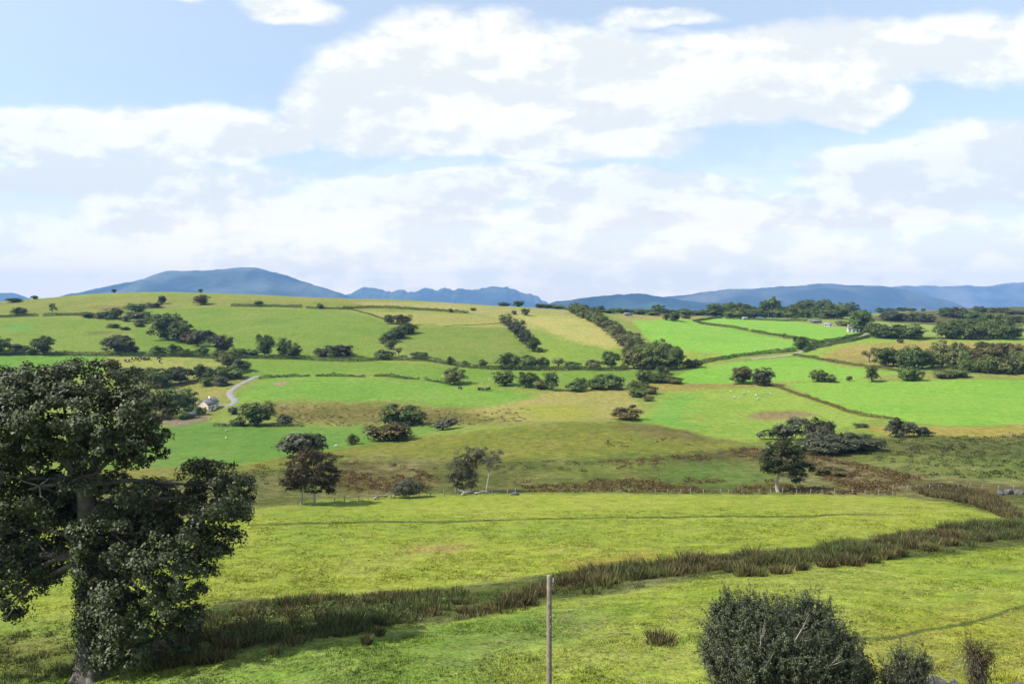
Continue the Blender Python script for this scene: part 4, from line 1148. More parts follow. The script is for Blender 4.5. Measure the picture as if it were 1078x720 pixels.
cr = link('crown', np_mesh('crown', bl, quads(len(bl) // 4)), M_syc, bt_root)
print('big tree leaves', len(bl) // 4)
T0 = btp(98, 712); T0[2] -= .5
tp = [T0, btp(97, 700), btp(97, 672), btp(96, 630), btp(94, 585), btp(92, 545), btp(88, 510)]
br = [tube(tp, [1.35, .98, .74, .66, .60, .54, .42], 12)]
for a_ in (.3, 1.4, 2.7, 3.9, 5.1):          # root flare
    f_ = np.array([math.cos(a_), math.sin(a_), 0])
    br.append(tube([T0 + f_ * 1.6, T0 + f_ * 1.0 + np.array([0, 0, .55]), btp(97, 680)], [.30, .34, .35], 7))
forks = [tp[6], tp[5], tp[4]]
for i, (c, r) in enumerate(LOB):
    c = np.array(c); st = forks[0] if c[2] > tp[6][2] else (forks[1] if c[2] > tp[5][2] - .3 else forks[2])
    m1 = st + (c - st) * .4 + np.array([0, 0, .5 if c[2] > st[2] + 1 else .15]); m2 = st + (c - st) * .8 + rngb.normal(size=3) * .3
    br.append(tube([st, m1, m2, c + (c - st) * .12], [.20, .14, .08, .02], 6))
    for k in range(6):
        e = c + sph_dirs(1, rngb)[0] * np.array(r) * .85
        mm = m2 * .45 + e * .55 + rngb.normal(size=3) * .15
        br.append(tube([m2, mm, e], [.08, .05, .012], 4))
tv, tf = join(br)
link('trunk', np_mesh('trunk', tv, tf), simple_mat('big_tree_bark', (.07, .062, .05), .9, .4, 2.5, (.15, .13, .11), bump=.7), bt_root, smooth=True)
# ivy climbing the trunk
n = 6500
s = rngb.beta(1.6, 1.3, n); a_ = rngb.normal(-.9, 1.1, n)
zz = .6 + s * 9.5; rr_ = np.interp(zz, [0, 1.2, 9, 13], [1.15, .9, .62, .5]) + rngb.uniform(.02, .5, n) ** 1.5
ax = np.interp(zz, [p_[2] for p_ in tp], [p_[0] for p_ in tp])
IP = np.stack([ax + np.cos(a_) * rr_, np.sin(a_) * rr_, zz], 1)
IN = unit(np.stack([np.cos(a_), np.sin(a_), .3 + 0 * a_], 1) + rngb.normal(size=(n, 3)) * .5)
iv = leaf_quads(IP, IN, .14, rngb, .95)
link('ivy', np_mesh('ivy', iv, quads(n)), leaf_mat('ivy_leaf', (.020, .034, .014), (.040, .060, .022), gloss=.6), bt_root)

# ------------------------------------------------------------------ nearer single trees
def local_tree(name, u0, v0, stems, lobes, leafmat, barkmat, label, cat, n_cl, per, clr, size, dense_b=5, up=.3, stem_r=.2, part=('trunk', 'crown'), nr=.9, inner=.5, seed=1):
    p, mpp = place(u0, v0); Y = p.y
    rng = np.random.default_rng(seed)
    def L(u, v, dy=0.0): 
        yy = Y + dy
        return np.array([float(kx(u, v)) * yy - p.x, dy, CAM_Z + float(slope(v)) * yy - p.z])
    root = bpy.data.objects.new(name, None); COL.objects.link(root); root.location = p
    tag(root, label, cat); assert label not in LABELS; LABELS[label] = root
    lb = [(tuple(L(a, b, dy * mpp)), (ru * mpp, ry * mpp, rv * mpp)) for a, b, ru, rv, dy, ry in lobes]
    lv = clump_cloud(lb, n_cl, per, clr * mpp, size, rng, flat=.7, up=up, nrand=nr, inner=inner)
    link(part[1], np_mesh(part[1], lv, quads(len(lv) // 4)), leafmat, root)
    brs = []; tips = []
    for st in stems:
        q = [L(*x) for x in st]; q[0][2] -= .25
        m = len(q)
        brs.append(tube(q, [stem_r * (1.35 if i == 0 else 1 - .6 * i / m) for i in range(m)], 8)); tips.append(q)
    for c, r in lb:
        c = np.array(c)
        q = min(tips, key=lambda t_: np.linalg.norm(t_[-1] - c)); st = q[-2] if len(q) > 2 else q[-1]
        m1 = st * .5 + c * .5 + rng.normal(size=3) * .15
        brs.append(tube([st, m1, c], [stem_r * .5, stem_r * .32, stem_r * .12], 5))
        for k in range(dense_b):
            e = c + sph_dirs(1, rng)[0] * np.array(r) * .95
            brs.append(tube([m1, (m1 + e) * .5 + rng.normal(size=3) * .12, e], [stem_r * .2, stem_r * .12, stem_r * .03], 4))
    a, b = join(brs)
    link(part[0], np_mesh(part[0], a, b), barkmat, root, smooth=True)
    return root


local_tree('tree', 323, 531, [[(317, 532), (318, 520), (320, 505), (316, 495)], [(331, 530), (331, 520), (334, 506), (338, 496)]],
           [(326, 493, 28, 19, 0, 24), (310, 500, 17, 14, -4, 16), (342, 500, 17, 14, -3, 16), (326, 481, 15, 10, 0, 12), (306, 508, 9, 9, 0, 9), (347, 510, 9, 9, 0, 9), (326, 510, 22, 9, 3, 14)],
           LEAF['r'], M_palebark, 'russet brown tree on two pale trunks at the top of the near field', 'tree', 190, 120, 4.6, .27, seed=3)
local_tree('tree', 826, 518, [[(820, 519), (817, 510), (820, 500), (822, 492)]],
           [(824, 482, 23, 19, 0, 20), (814, 490, 13, 11, -3, 12), (835, 487, 16, 14, 2, 14), (824, 472, 13, 9, 0, 12), (848, 494, 9, 8, 0, 8), (838, 503, 8, 7, 0, 7), (807, 485, 10, 11, 0, 10)],
           leaf_mat('olive_dark_leaf', (.036, .044, .017), (.062, .066, .027)), M_palebark, 'round olive green tree with a crooked white trunk beside the post fence', 'tree', 170, 120, 4.4, .27, seed=5, stem_r=.36)
M_wisp = leaf_mat('wispy_leaf', (.060, .056, .032), (.100, .096, .055), patch=.3)
M_wisp2 = leaf_mat('pale_wispy_leaf', (.11, .115, .065), (.16, .15, .085), patch=.3)
local_tree('tree', 488, 519, [[(489, 520), (486, 505), (488, 492), (492, 480)], [(480, 519), (480, 508), (484, 496), (488, 488)], [(496, 519), (497, 505), (500, 490), (502, 478)]],
           [(493, 484, 16, 14, 0, 12), (484, 496, 12, 15, 0, 10), (480, 508, 9, 10, 0, 8), (490, 508, 12, 9, 0, 9), (500, 480, 12, 8, 2, 10), (494, 503, 11, 10, 2, 10)],
           M_wisp, M_palebark, 'windswept grey-brown thorn tree leaning over the fallen logs', 'tree', 170, 100, 3.8, .19, dense_b=14, nr=1.1, stem_r=.10, seed=6)
local_tree('tree', 513, 519, [[(512, 520), (513, 510), (515, 498), (516, 488)]],
           [(514, 482, 11, 9, 0, 9), (521, 486, 8, 10, 0, 8), (508, 476, 12, 6, 0, 8), (522, 478, 8, 6, 0, 7)],
           M_wisp2, M_palebark, 'pale half bare tree with a light trunk right of the windswept thorn', 'tree', 80, 60, 3.4, .18, dense_b=16, nr=1.1, stem_r=.17, seed=7)
local_tree('bush', 428, 524, [[(426, 525), (424, 518), (422, 512)], [(430, 524), (432, 517), (436, 510)]],
           [(428, 513, 14, 9, 0, 12), (420, 515, 8, 7, 0, 8), (438, 514, 8, 7, 0, 8)],
           LEAF['g'], M_palebark, 'rounded grey-green bush at the top of the near field', 'bush', 100, 90, 3.4, .21, part=('stem', 'foliage'), stem_r=.12, seed=8)
def twig_bush(u0, v0, lobes, n_shoot, per, size, leafmat, label, seed, stem_r=.05, spike=.55, dead=()):
    """a shrub built of shoots: each runs from the foot to the outside of the bush and carries its own leaves"""
    p, mpp = place(u0, v0); Y = p.y
    rng = np.random.default_rng(seed)
    def L(u, v, dy=0.0):
        yy = Y + dy
        return np.array([float(kx(u, v)) * yy - p.x, dy, CAM_Z + float(slope(v)) * yy - p.z])
    root = bpy.data.objects.new('bush', None); COL.objects.link(root); root.location = p
    tag(root, label, 'bush'); assert label not in LABELS; LABELS[label] = root
    lb = [(L(a, b, dy * mpp), np.array([ru * mpp, ry * mpp, rv * mpp])) for a, b, ru, rv, dy, ry in lobes]
    wgt = np.array([r[0] * r[2] + r[1] * r[2] + r[0] * r[1] for c, r in lb]); wgt = wgt / wgt.sum()
    foots = [np.array([x * mpp, rng.normal() * 6 * mpp, -.2]) for x in rng.normal(size=9) * lobes[0][2] * .22]
    br = []; LP = []; LN = []
    for f_ in foots:
        for q in range(3):
            c, r = lb[rng.choice(len(lb), p=wgt)]
            e = c + sph_dirs(1, rng)[0] * r * .6
            br.append(tube([f_, f_ * .5 + e * .5 + rng.normal(size=3) * .15, e], [stem_r, stem_r * .6, stem_r * .2], 5))
    for k in range(n_shoot):
        c, r = lb[rng.choice(len(lb), p=wgt)]
        d = sph_dirs(1, rng)[0]; d[2] = abs(d[2]) if d[2] < -.2 else d[2]
        tip0 = c + d * r * rng.uniform(.62, 1.0)
        out = unit(d * np.array([1, 1, .8]) + np.array([0, 0, .55]) + rng.normal(size=3) * .35)
        ln = rng.uniform(.5, 1.1) * (1 if rng.random() < .8 else 1 + spike)
        a = tip0 - out * ln * .75; b = tip0 + out * ln * .25
        if d[2] > .15 and rng.random() < .28: b = b + unit(out + np.array([0, 0, .6])) * rng.uniform(.2, .65)
        bend = rng.normal(size=3) * .06
        mid = (a + b) / 2 + bend
        back = a - unit(out + np.array([0, 0, .8])) * .5
        br.append(tube([back, a, mid, b], [.013, .010, .007, .002], 3))
        m = int(per * rng.uniform(.6, 1.4))
        t_ = rng.uniform(0, 1, m) ** .8
        P = a + (b - a) * t_[:, None] + bend * (4 * t_ * (1 - t_))[:, None] + rng.normal(size=(m, 3)) * (.075 - .045 * t_)[:, None]
        LP.append(P); LN.append(unit(d * .7 + np.array([0, 0, .45]) + rng.normal(size=(m, 3)) * .55))
    lv = leaf_quads(np.concatenate(LP), np.concatenate(LN), size, rng, .6)
    link('foliage', np_mesh('foliage', lv, quads(len(lv) // 4)), leafmat, root)
    a, b = join(br)
    link('stem', np_mesh('stem', a, b), M_twig, root)
    if dead:
        db = []
        for u1, v1, u2, v2 in dead:
            a = L(u1, v1, -46 * mpp); b = L(u2, v2, -58 * mpp); m_ = (a + b) / 2 + rng.normal(size=3) * .1
            db.append(tube([a, m_, b], [.028, .02, .005], 5))
            for q in range(3):
                e = m_ * .5 + b * .5 + rng.normal(size=3) * np.array([.25, .15, .3]) + np.array([0, 0, .25]); db.append(tube([m_, (m_ + e) / 2, e], [.014, .009, .003], 4))
        a, b = join(db); link('dead_branch', np_mesh('dead_branch', a, b), M_palebark, root)


twig_bush(832, 768, [(828, 695, 78, 52, 0, 70), (772, 660, 30, 30, -6, 30), (756, 640, 7, 10, 0, 7), (792, 636, 10, 10, 3, 8), (846, 636, 8, 9, 0, 8), (800, 652, 40, 22, 0, 34), (845, 654, 44, 22, 4, 34), (876, 680, 32, 26, -4, 28), (896, 708, 24, 28, 0, 28), (765, 710, 28, 46, 0, 30), (820, 705, 64, 44, -40, 30), (870, 720, 40, 40, -30, 30), (830, 740, 84, 36, 0, 60), (757, 650, 10, 14, 0, 10), (752, 684, 16, 28, 0, 18), (908, 722, 16, 28, 0, 20), (790, 700, 40, 40, -30, 20)],
          3000, 62, .074, M_thorn, 'large grey-green thorn bush cut off by the bottom of the picture', 9, .07, dead=[(836, 676, 852, 646), (800, 690, 806, 655), (790, 716, 776, 690), (866, 712, 884, 690), (815, 705, 806, 684)])
twig_bush(952, 768, [(951, 716, 24, 24, 0, 20), (936, 722, 15, 24, 0, 14), (966, 714, 13, 24, 0, 12), (950, 694, 13, 14, 0, 10), (973, 702, 7, 18, 0, 8), (950, 745, 28, 20, 0, 20)],
          430, 34, .07, M_thorn, 'smaller sparse grey-green thorn bush right of the large one', 10, .045)
twig_bush(1029, 748, [(1026, 690, 14, 14, 0, 12), (1031, 705, 13, 16, 0, 12), (1021, 684, 8, 9, 0, 8), (1041, 690, 7, 8, 0, 7), (1030, 725, 13, 16, 0, 12)],
          190, 30, .065, M_redthorn, 'small reddish brown thorn bush near the bottom right corner', 11, .04)

# ------------------------------------------------------------------ rushes, rough growth, grass
def blades(P, hgt, nb, spread, lean, wid, rng):
    """tufts of pointed blades; P (n,3) foot points"""
    n = len(P)
    B = np.repeat(P, nb, 0); H = np.repeat(hgt, nb) * rng.uniform(.55, 1.1, n * nb)
    a = rng.uniform(0, 6.28, n * nb); q = np.sqrt(rng.random(n * nb))
    off = np.stack([np.cos(a), np.sin(a), 0 * a], 1)
    sp = np.repeat(spread, nb) if np.ndim(spread) else spread
    foot = B + off * (q * sp)[:, None]; foot[:, 2] -= .04
    tip = foot + off * (q * H * lean)[:, None] + np.stack([rng.normal(size=n * nb) * .12 * H, rng.normal(size=n * nb) * .12 * H, H], 1)
    tang = unit(np.cross(tip - foot, rng.normal(size=(n * nb, 3)))) * wid
    mid = (foot * .45 + tip * .55) + np.stack([0 * H, 0 * H, H * .04], 1)
    V = np.stack([foot - tang * .7, foot + tang * .7, mid + tang, tip], 1).reshape(-1, 3)
    return V, quads(n * nb)


def scatter(px, n, rng):
    P = place_many([p[0] for p in px], [p[1] for p in px])[:, :2]
    lo = P.min(0); hi = P.max(0)
    out = np.zeros((0, 2))
    while len(out) < n:
        q = rng.uniform(lo, hi, (n * 3, 2)); q = q[inpoly(q[:, 0], q[:, 1], P)]
        out = np.concatenate([out, q])
        if not len(q): break
    out = out[:n]
    return np.stack([out[:, 0], out[:, 1], ground(out[:, 0], out[:, 1])], 1)


def area(px):
    P = place_many([p[0] for p in px], [p[1] for p in px])[:, :2]
    x, y = P.T
    return abs(np.dot(x, np.roll(y, -1)) - np.dot(y, np.roll(x, -1))) / 2


rg = np.random.default_rng(21)
DITCH_A = [(150, 702), (165, 680), (205, 655), (240, 640), (300, 636), (380, 630), (440, 628), (475, 626), (500, 632), (470, 645), (430, 655), (360, 668), (300, 680), (235, 688), (180, 700)]
DITCH_B = [(545, 626), (580, 614), (620, 606), (700, 596), (780, 588), (860, 579), (920, 571), (960, 564), (1010, 556), (1060, 550), (1120, 545), (1120, 566), (1078, 567), (1010, 572), (960, 576), (900, 586), (840, 592), (760, 601), (700, 608), (640, 616), (590, 622), (560, 630)]
DITCH_C = [(515, 648), (560, 636), (560, 630), (520, 638), (480, 650)]
Vs = []; Vg = []
for px, dn in ((DITCH_A, 1.7), (DITCH_B, 2.6), (DITCH_C, 2.6)):
    nT = int(area(px) * dn)
    P = scatter(px, nT, rg)
    P[:, 0] += 3.2 * fbm(P[:, 0] / 4, P[:, 1] / 4, 33, 2) * .4; P[:, 1] += 1.4 * fbm(P[:, 0] / 4, P[:, 1] / 4, 44, 2) + rg.normal(size=len(P)) * .4
    far_ = rg.random(len(P)) < .13; P[far_, 1] += rg.normal(size=far_.sum()) * 2.0; P[:, 2] = ground(P[:, 0], P[:, 1])
    patch = vnoise(P[:, 0] / 3.5, P[:, 1] / 3.5, 91) + .5
    keep = patch > .12; P = P[keep]; patch = patch[keep]
    hh = (.35 + 1.15 * np.clip(vnoise(P[:, 0] / 2.6, P[:, 1] / 2.6, 19) + .5, 0, 1)) * rg.uniform(.6, 1.3, len(P)) * (.72 if px is DITCH_A else 1.0)
    gsel = (vnoise(P[:, 0] / 6, P[:, 1] / 6, 23) + rg.normal(size=len(P)) * .12) > (-.06 if px is DITCH_A else .04)
    for q_, dst in ((~gsel, Vs), (gsel, Vg)):
        dst.append(blades(P[q_], hh[q_], 50, .30 + .25 * patch[q_], .55, .03, rg))
# rushes along the upper bank, and the smaller reeds at the foot of the moor
UPB = [(985, 512), (1010, 512), (1050, 524), (1075, 545), (1060, 546), (1020, 530), (975, 523), (960, 515)]
LOW = [(-40, 680), (30, 664), (70, 672), (108, 690), (90, 708), (40, 716), (-40, 730)]
P = scatter(LOW, int(area(LOW) * 1.6), rg); P = P[vnoise(P[:, 0] / 2, P[:, 1] / 2, 8) > -.1]
Vg.append(blades(P, rg.uniform(.2, .55, len(P)), 34, .3, .6, .026, rg))
P = scatter(UPB, int(area(UPB) * 1.6), rg); Vs.append(blades(P, rg.uniform(.6, 1.2, len(P)), 44, .45, .5, .045, rg))
v_, f_ = join(Vs)
print('rush blades', len(f_))
o = link('rushes', np_mesh('rushes', v_, f_), M_rush); tag(o, kind='stuff')
v_, f_ = join(Vg)
o = link('green_rushes', np_mesh('green_rushes', v_, f_), M_rushg); tag(o, kind='stuff')

Vs = []
for px, dn in (([(235, 650), (300, 640), (380, 636), (440, 634), (470, 632), (430, 648), (360, 660), (300, 672), (240, 680)], .5), ([(600, 614), (700, 602), (800, 592), (780, 598), (700, 606), (620, 616)], .35)):
    n_ = int(area(px) * dn); P = scatter(px, n_, rg)
    e = sph_dirs(n_ * 40, rg); e[:, 2] = np.abs(e[:, 2])
    C_ = np.repeat(P, 40, 0); sc_ = np.repeat(rg.uniform(.4, 1.0, n_), 40)[:, None]
    pts = C_ + e * sc_ * np.array([1.0, .9, .75])
    Vs.append((leaf_quads(pts, unit(e + rg.normal(size=e.shape) * .5), .16, rg), quads(len(pts))))
v_, f_ = join(Vs)
o = link('ditch_weeds', np_mesh('ditch_weeds', v_, f_), LEAF['m']); tag(o, kind='stuff')

# low bracken, heather and dead grass on the rough slope
Vs = []
for px, dn, sz in (([(350, 487), (420, 487), (465, 505), (450, 518), (385, 520), (352, 512)], .38, .55), ([(860, 478), (960, 500), (1078, 513), (1078, 520), (975, 518), (880, 512), (850, 492)], .45, .6),
                   ([(265, 490), (350, 487), (352, 505), (262, 520)], .10, .5), ([(540, 508), (700, 503), (820, 506), (950, 514), (940, 521), (700, 519), (545, 519)], .42, .5),
                   ([(700, 478), (800, 471), (850, 474), (840, 484), (720, 486)], .42, .5), ([(270, 425), (500, 432), (560, 430), (550, 444), (300, 445)], .06, .5), ([(590, 488), (700, 480), (700, 490), (600, 497)], .22, .5)):
    n_ = int(area(px) * dn); P = scatter(px, n_, rg)
    k_ = vnoise(P[:, 0] / 7, P[:, 1] / 7, 5) > -.12; P = P[k_]; n_ = len(P)
    for q in range(2):
        e = sph_dirs(n_ * 14, rg); e[:, 2] = np.abs(e[:, 2])
        C_ = np.repeat(P, 14, 0); sc_ = np.repeat(rg.uniform(.5, 1.5, n_), 14)[:, None] * sz
        pts = C_ + e * sc_ * np.array([1.25, 1.25, .85])
        Vs.append((leaf_quads(pts, unit(e + rg.normal(size=e.shape) * .5), .30, rg), quads(len(pts))))
v_, f_ = join(Vs); print('bracken', len(f_))
o = link('bracken', np_mesh('bracken', v_, f_), M_brack); tag(o, kind='stuff')
Vs = []
for px, dn, sz in (([(790, 464), (900, 462), (1000, 460), (1100, 455), (1100, 480), (1000, 482), (890, 478)], .11, .6), ([(900, 478), (1090, 482), (1090, 508), (980, 502)], .09, .7),
                   ([(960, 470), (1020, 468), (1022, 474), (962, 478)], .20, .7), ([(1035, 496), (1062, 494), (1064, 503), (1030, 504)], .25, .7), ([(265, 492), (340, 486), (340, 500), (260, 512)], .05, .6), ([(420, 490), (560, 484), (640, 490), (560, 500), (430, 505)], .05, .5),
                   ([(640, 462), (720, 462), (725, 470), (635, 472)], .05, .55)):
    n_ = int(area(px) * dn); P = scatter(px, n_, rg)
    e = sph_dirs(n_ * 26, rg); e[:, 2] = np.abs(e[:, 2])
    C_ = np.repeat(P, 26, 0); sc_ = np.repeat(rg.uniform(.4, 1.5, n_), 26)[:, None] * sz
    pts = C_ + e * sc_ * np.array([1.5, 1.2, .75])
    Vs.append((leaf_quads(pts, unit(e + rg.normal(size=e.shape) * .5), .30, rg), quads(len(pts))))
v_, f_ = join(Vs)
o = link('undergrowth', np_mesh('undergrowth', v_, f_), M_heath); tag(o, kind='stuff')

# short grass over the near pasture
px = [(-60, 1000), (-60, 520), (600, 518), (1140, 518), (1140, 1000)]
NG = 150000
k = np.exp(rg.uniform(math.log(24), math.log(135), NG)); az = rg.uniform(-.78, .78, NG)
gx = k * az; gy = k
P = np.stack([gx, gy, ground(gx, gy)], 1)
patch = fbm(gx / 3.0, gy / 3.0, 61, 3)
keep = patch > -.28; P = P[keep]; patch = patch[keep]
hg = (.07 + .16 * np.clip(patch + .2, 0, 1)) * (1 + .6 * (P[:, 1] > 80))
v_, f_ = blades(P, hg, 5, .14, .8, .028, rg)
me = np_mesh('grass', v_, f_)
ca = field_at(P[:, 0], P[:, 1]); ca[:, :3] *= rg.uniform(.72, 1.28, (len(ca), 1)) * np.array([1.0, 1, 1])
at = me.attributes.new('gcol', 'FLOAT_COLOR', 'POINT'); at.data.foreach_set('color', np.repeat(ca, 20, 0).astype(np.float32).ravel())
o = link('grass', me, M_blade); tag(o, kind='stuff')

# single rush tussocks one can tell apart
def tussock(u, v, w, h, label, col=M_rush, seed=0):
    p, mpp = place(u, v); r_ = np.random.default_rng(seed + int(u))
    n_ = 7
    q = np.stack([r_.normal(size=n_) * .24 * w * mpp, r_.normal(size=n_) * .16 * w * mpp, 0 * np.arange(n_)], 1)
    v_, f_ = blades(q, np.full(n_, h * mpp * .9), 70, .22 * w * mpp, .55, .03, r_)
    o = link('rush_tussock', np_mesh('rush_tussock', v_, f_), col, loc=p)
    assert label not in LABELS; LABELS[label] = o
    tag(o, label, 'rush tussock', 'rush tussocks along the ditch')


for i, (u_, v_, w_, h_, lb) in enumerate([
    (790, 606, 25, 15, 'large rush tussock standing apart in front of the ditch, leftmost of the right group'),
    (818, 604, 19, 12, 'rush tussock right of the largest one before the ditch'),
    (843, 600, 15, 10, 'small paler rush tussock third along before the ditch'),
    (870, 596, 17, 13, 'rush tussock just left of the broad pair beside the ditch'),
    (892, 595, 24, 14, 'broad rush tussock of the pair beside the ditch'),
    (912, 592, 18, 12, 'narrower rush tussock of the pair beside the ditch'),
    (936, 588, 17, 12, 'rush tussock in front of the ditch, left of a double clump'),
    (950, 586, 12, 11, 'smaller rush tussock of the double clump by the ditch'),
    (978, 580, 18, 11, 'rush tussock below the ditch before the long right-hand mass'),
    (1003, 574, 14, 9, 'last separate rush tussock before the right edge mass'),
    (386, 678, 12, 11, 'single dark rush tussock on the grass below the ditch'),
    (401, 669, 10, 10, 'small rush tussock touching the ditch right of the single dark one'),
    (190, 700, 30, 18, 'rush tussock in the shade right of the big tree trunk'),
    (222, 697, 24, 16, 'second rush tussock right of the big tree trunk'),
    (633, 615, 16, 14, 'pale rush tussock on the near bank right of the wooden pole'),
    (700, 676, 44, 11, 'wide thin grass tussock left of the large thorn bush')]):
    tussock(u_, v_, w_, h_, lb, seed=i)

# ------------------------------------------------------------------ wooden pole in front
def pole(u, vtop, vbase, rad, label, cap=False):
    p, mpp = place(u, vbase)
    h = mpp * (vbase - vtop)
    root = bpy.data.objects.new('utility_pole', None); COL.objects.link(root); root.location = p
    a, b = tube([(0, 0, -.4), (0, 0, h * .5), (0, 0, h - .02), (0, 0, h), (0, 0, h + .01)], [rad * 1.12, rad * 1.04, rad * .95, rad * .9, .001], 14 if cap else 6)
    link('post', np_mesh('post', a, b), M_pole, root, smooth=cap)
    if cap:
        a, b = tube([(rad * 1.5, -.02, h - .34), (rad * 1.5, -.02, h - .27), (rad * 1.5, -.02, h - .19), (rad * 1.5, -.02, h - .12), (rad * 1.5, -.02, h - .11)], [.03, .055, .05, .035, .001], 10)
        link('insulator', np_mesh('insulator', a, b), M_white, root, smooth=True)
        a, b = tube([(0, -.02, h - .40), (rad * 1.5, -.02, h - .38), (rad * 1.5, -.02, h - .30)], [.014, .014, .014], 6)
        link('bracket', np_mesh('bracket', a, b), M_wire, root)
        parts = []
        for zz, xx in ((h - 1.9, .5), (h - 2.35, .45), (h - 4.0, -.3)):
            x_ = rad * xx; y_ = -math.sqrt(max(1e-4, (rad * 1.03) ** 2 - x_ * x_))
            parts.append(tube([(x_, y_ + .02, zz), (x_, y_ - .03, zz), (x_, y_ - .035, zz)], [.028, .028, .001], 8))
        a, b = join(parts); link('bolt', np_mesh('bolt', a, b), M_tin, root)
    tag(root, label, 'pole'); LABELS[label] = root


pole(578, 601, 752, .118, 'weathered wooden pole rising from the bottom of the near field', True)
pole(402, 365, 379, .16, 'thin pole on the long hedge left of the winding copse')
pole(986, 348, 358, .17, 'pale pole in the hedge by the far right wood')
pole(809, 330, 338, .17, 'thin pole before the ridge wood, below the tall pale tree')
pole(848, 331, 338, .17, 'thin pole before the ridge wood, right of the tall pale tree')
pole(670, 325, 333, .17, 'thin pale pole on the ridge right of the diagonal belt')

# ------------------------------------------------------------------ boxes for buildings
def box(x0, x1, y0, y1, z0, z1):
    V_ = np.array([(x, y, z) for x in (x0, x1) for y in (y0, y1) for z in (z0, z1)], float)
    return V_, np.array([(0, 1, 3, 2), (4, 6, 7, 5), (0, 4, 5, 1), (2, 3, 7, 6), (0, 2, 6, 4), (1, 5, 7, 3)])


def gable_walls(L, W, H, RH):
    """long axis X, gables at +-L/2; one closed prism-topped body"""
    a, b = L / 2, W / 2
    V_ = [(-a, -b, -.6), (-a, b, -.6), (-a, b, H), (-a, 0, H + RH), (-a, -b, H), (a, -b, -.6), (a, b, -.6), (a, b, H), (a, 0, H + RH), (a, -b, H)]
    F_ = [(0, 1, 2, 3, 4), (5, 9, 8, 7, 6), (0, 4, 9, 5), (1, 6, 7, 2), (0, 5, 6, 1)]
    return V_, F_


def house(name, u, v, rot, L, W, H, RH, wallm, roofm, label, cat, wins=(), door=None, chim=(), annex=None):
    p, mpp = place(u, v)
    root = bpy.data.objects.new(name, None); COL.objects.link(root); root.location = p; root.rotation_euler = (0, 0, rot)
    tag(root, label, cat); LABELS[label] = root
    def body(nm, L, W, H, RH, ox, oy, wm, rm):
        V_, F_ = gable_walls(L, W, H, RH)
        V_ = [(x + ox, y + oy, z) for x, y, z in V_]
        me = bpy.data.meshes.new(nm); me.from_pydata(V_, [], F_); me.update()
        link('wall', me, wm, root)
        a, b, e = L / 2 + .25, W / 2 + .35, .12
        k_ = RH / (W / 2)
        pr = []
        for sg in (-1, 1):
            z_e = H - .35 * k_ + .03
            Vr = np.array([(-a, sg * b, z_e), (a, sg * b, z_e), (a, 0, H + RH + .05), (-a, 0, H + RH + .05), (-a, sg * b, z_e + e), (a, sg * b, z_e + e), (a, 0, H + RH + .05 + e), (-a, 0, H + RH + .05 + e)]) + np.array([ox, oy, 0])
            pr.append((Vr, np.array([(0, 1, 2, 3), (4, 7, 6, 5), (0, 4, 5, 1), (2, 6, 7, 3), (0, 3, 7, 4), (1, 5, 6, 2)])))
        a_, b_ = join(pr)
        return link('roof', np_mesh('roof', a_, b_), rm, root)
    rf = body('wall', L, W, H, RH, 0, 0, wallm, roofm)
    if annex: body('wall', *annex[:6], annex[6], annex[7])
    for (side, pos, zz, ww, hh) in wins:
        if side in ('front', 'back'):
            y_ = (-W / 2 if side == 'front' else W / 2); a_ = box(pos - ww / 2, pos + ww / 2, y_ - .06, y_ + .04, zz, zz + hh)
            fr = box(pos - ww / 2 - .1, pos + ww / 2 + .1, y_ - .035, y_ + .03, zz - .1, zz + hh + .1)
        else:
            x_ = (-L / 2 if side == 'left' else L / 2); a_ = box(x_ - .06, x_ + .06, pos - ww / 2, pos + ww / 2, zz, zz + hh)
            fr = box(x_ - .035, x_ + .035, pos - ww / 2 - .1, pos + ww / 2 + .1, zz - .1, zz + hh + .1)
        wo_ = link('window', np_mesh('window', *fr), M_white, root)
        link('pane', np_mesh('pane', *a_), M_glass, wo_)
    if door:
        side, pos = door
        y_ = -W / 2
        link('door', np_mesh('door', *box(pos - .5, pos + .5, y_ - .07, y_ + .03, -.1, 2.0)), M_bark, root)
    for cx, cy in chim:
        ch = link('chimney', np_mesh('chimney', *box(cx - .45, cx + .45, cy - .35, cy + .35, H + RH * .5, H + RH + 1.1)), wallm, rf)
        link('chimney_pot', np_mesh('chimney_pot', *tube([(cx, cy, H + RH + 1.08), (cx, cy, H + RH + 1.5)], [.16, .13], 8)), M_cow, rf)
    return root


M_creamw = M_cream
house('cottage', 217.5, 432, R(83), 7.4, 5.2, 2.8, 2.2, M_creamw, M_slate, 'white cottage with a cream gable and slate roof among trees at the lane end', 'house',
      wins=[('left', -1.2, .9, .9, 1.0), ('left', 1.2, .9, .9, 1.0), ('front', -2, 1.0, .9, 1.0), ('front', 1.6, 1.0, .9, 1.0)], door=('front', 0), chim=[(3.0, 0)],
      annex=(4.6, 4.6, 3.4, 2.1, 5.4, .5, M_white, M_slate))
house('shed', 199, 440, R(20), 5.2, 3.6, 1.6, .8, M_bark, M_slate, 'low dark shed with a grey roof below the cottage', 'shed', wins=[('front', 1.5, .7, .8, .7)], door=('front', -1.2))
house('farmhouse', 898, 349.5, R(-12), 8.8, 5.5, 3.2, 1.7, M_white, M_slate, 'white two-storey farmhouse at the end of the hedged lane', 'house',
      wins=[('front', x, z, 1.0, 1.2) for x in (-3.0, 3.0) for z in (.4, 2.0)], door=('front', 0), chim=[(3.8, 0), (-3.8, 0)])
house('shed', 872, 343.5, R(-20), 7, 4.5, 1.8, 1.2, M_white, M_tin, 'white walled shed left of the farmhouse', 'shed', wins=[('front', -2.2, .7, 1, .7)], door=('front', 2))
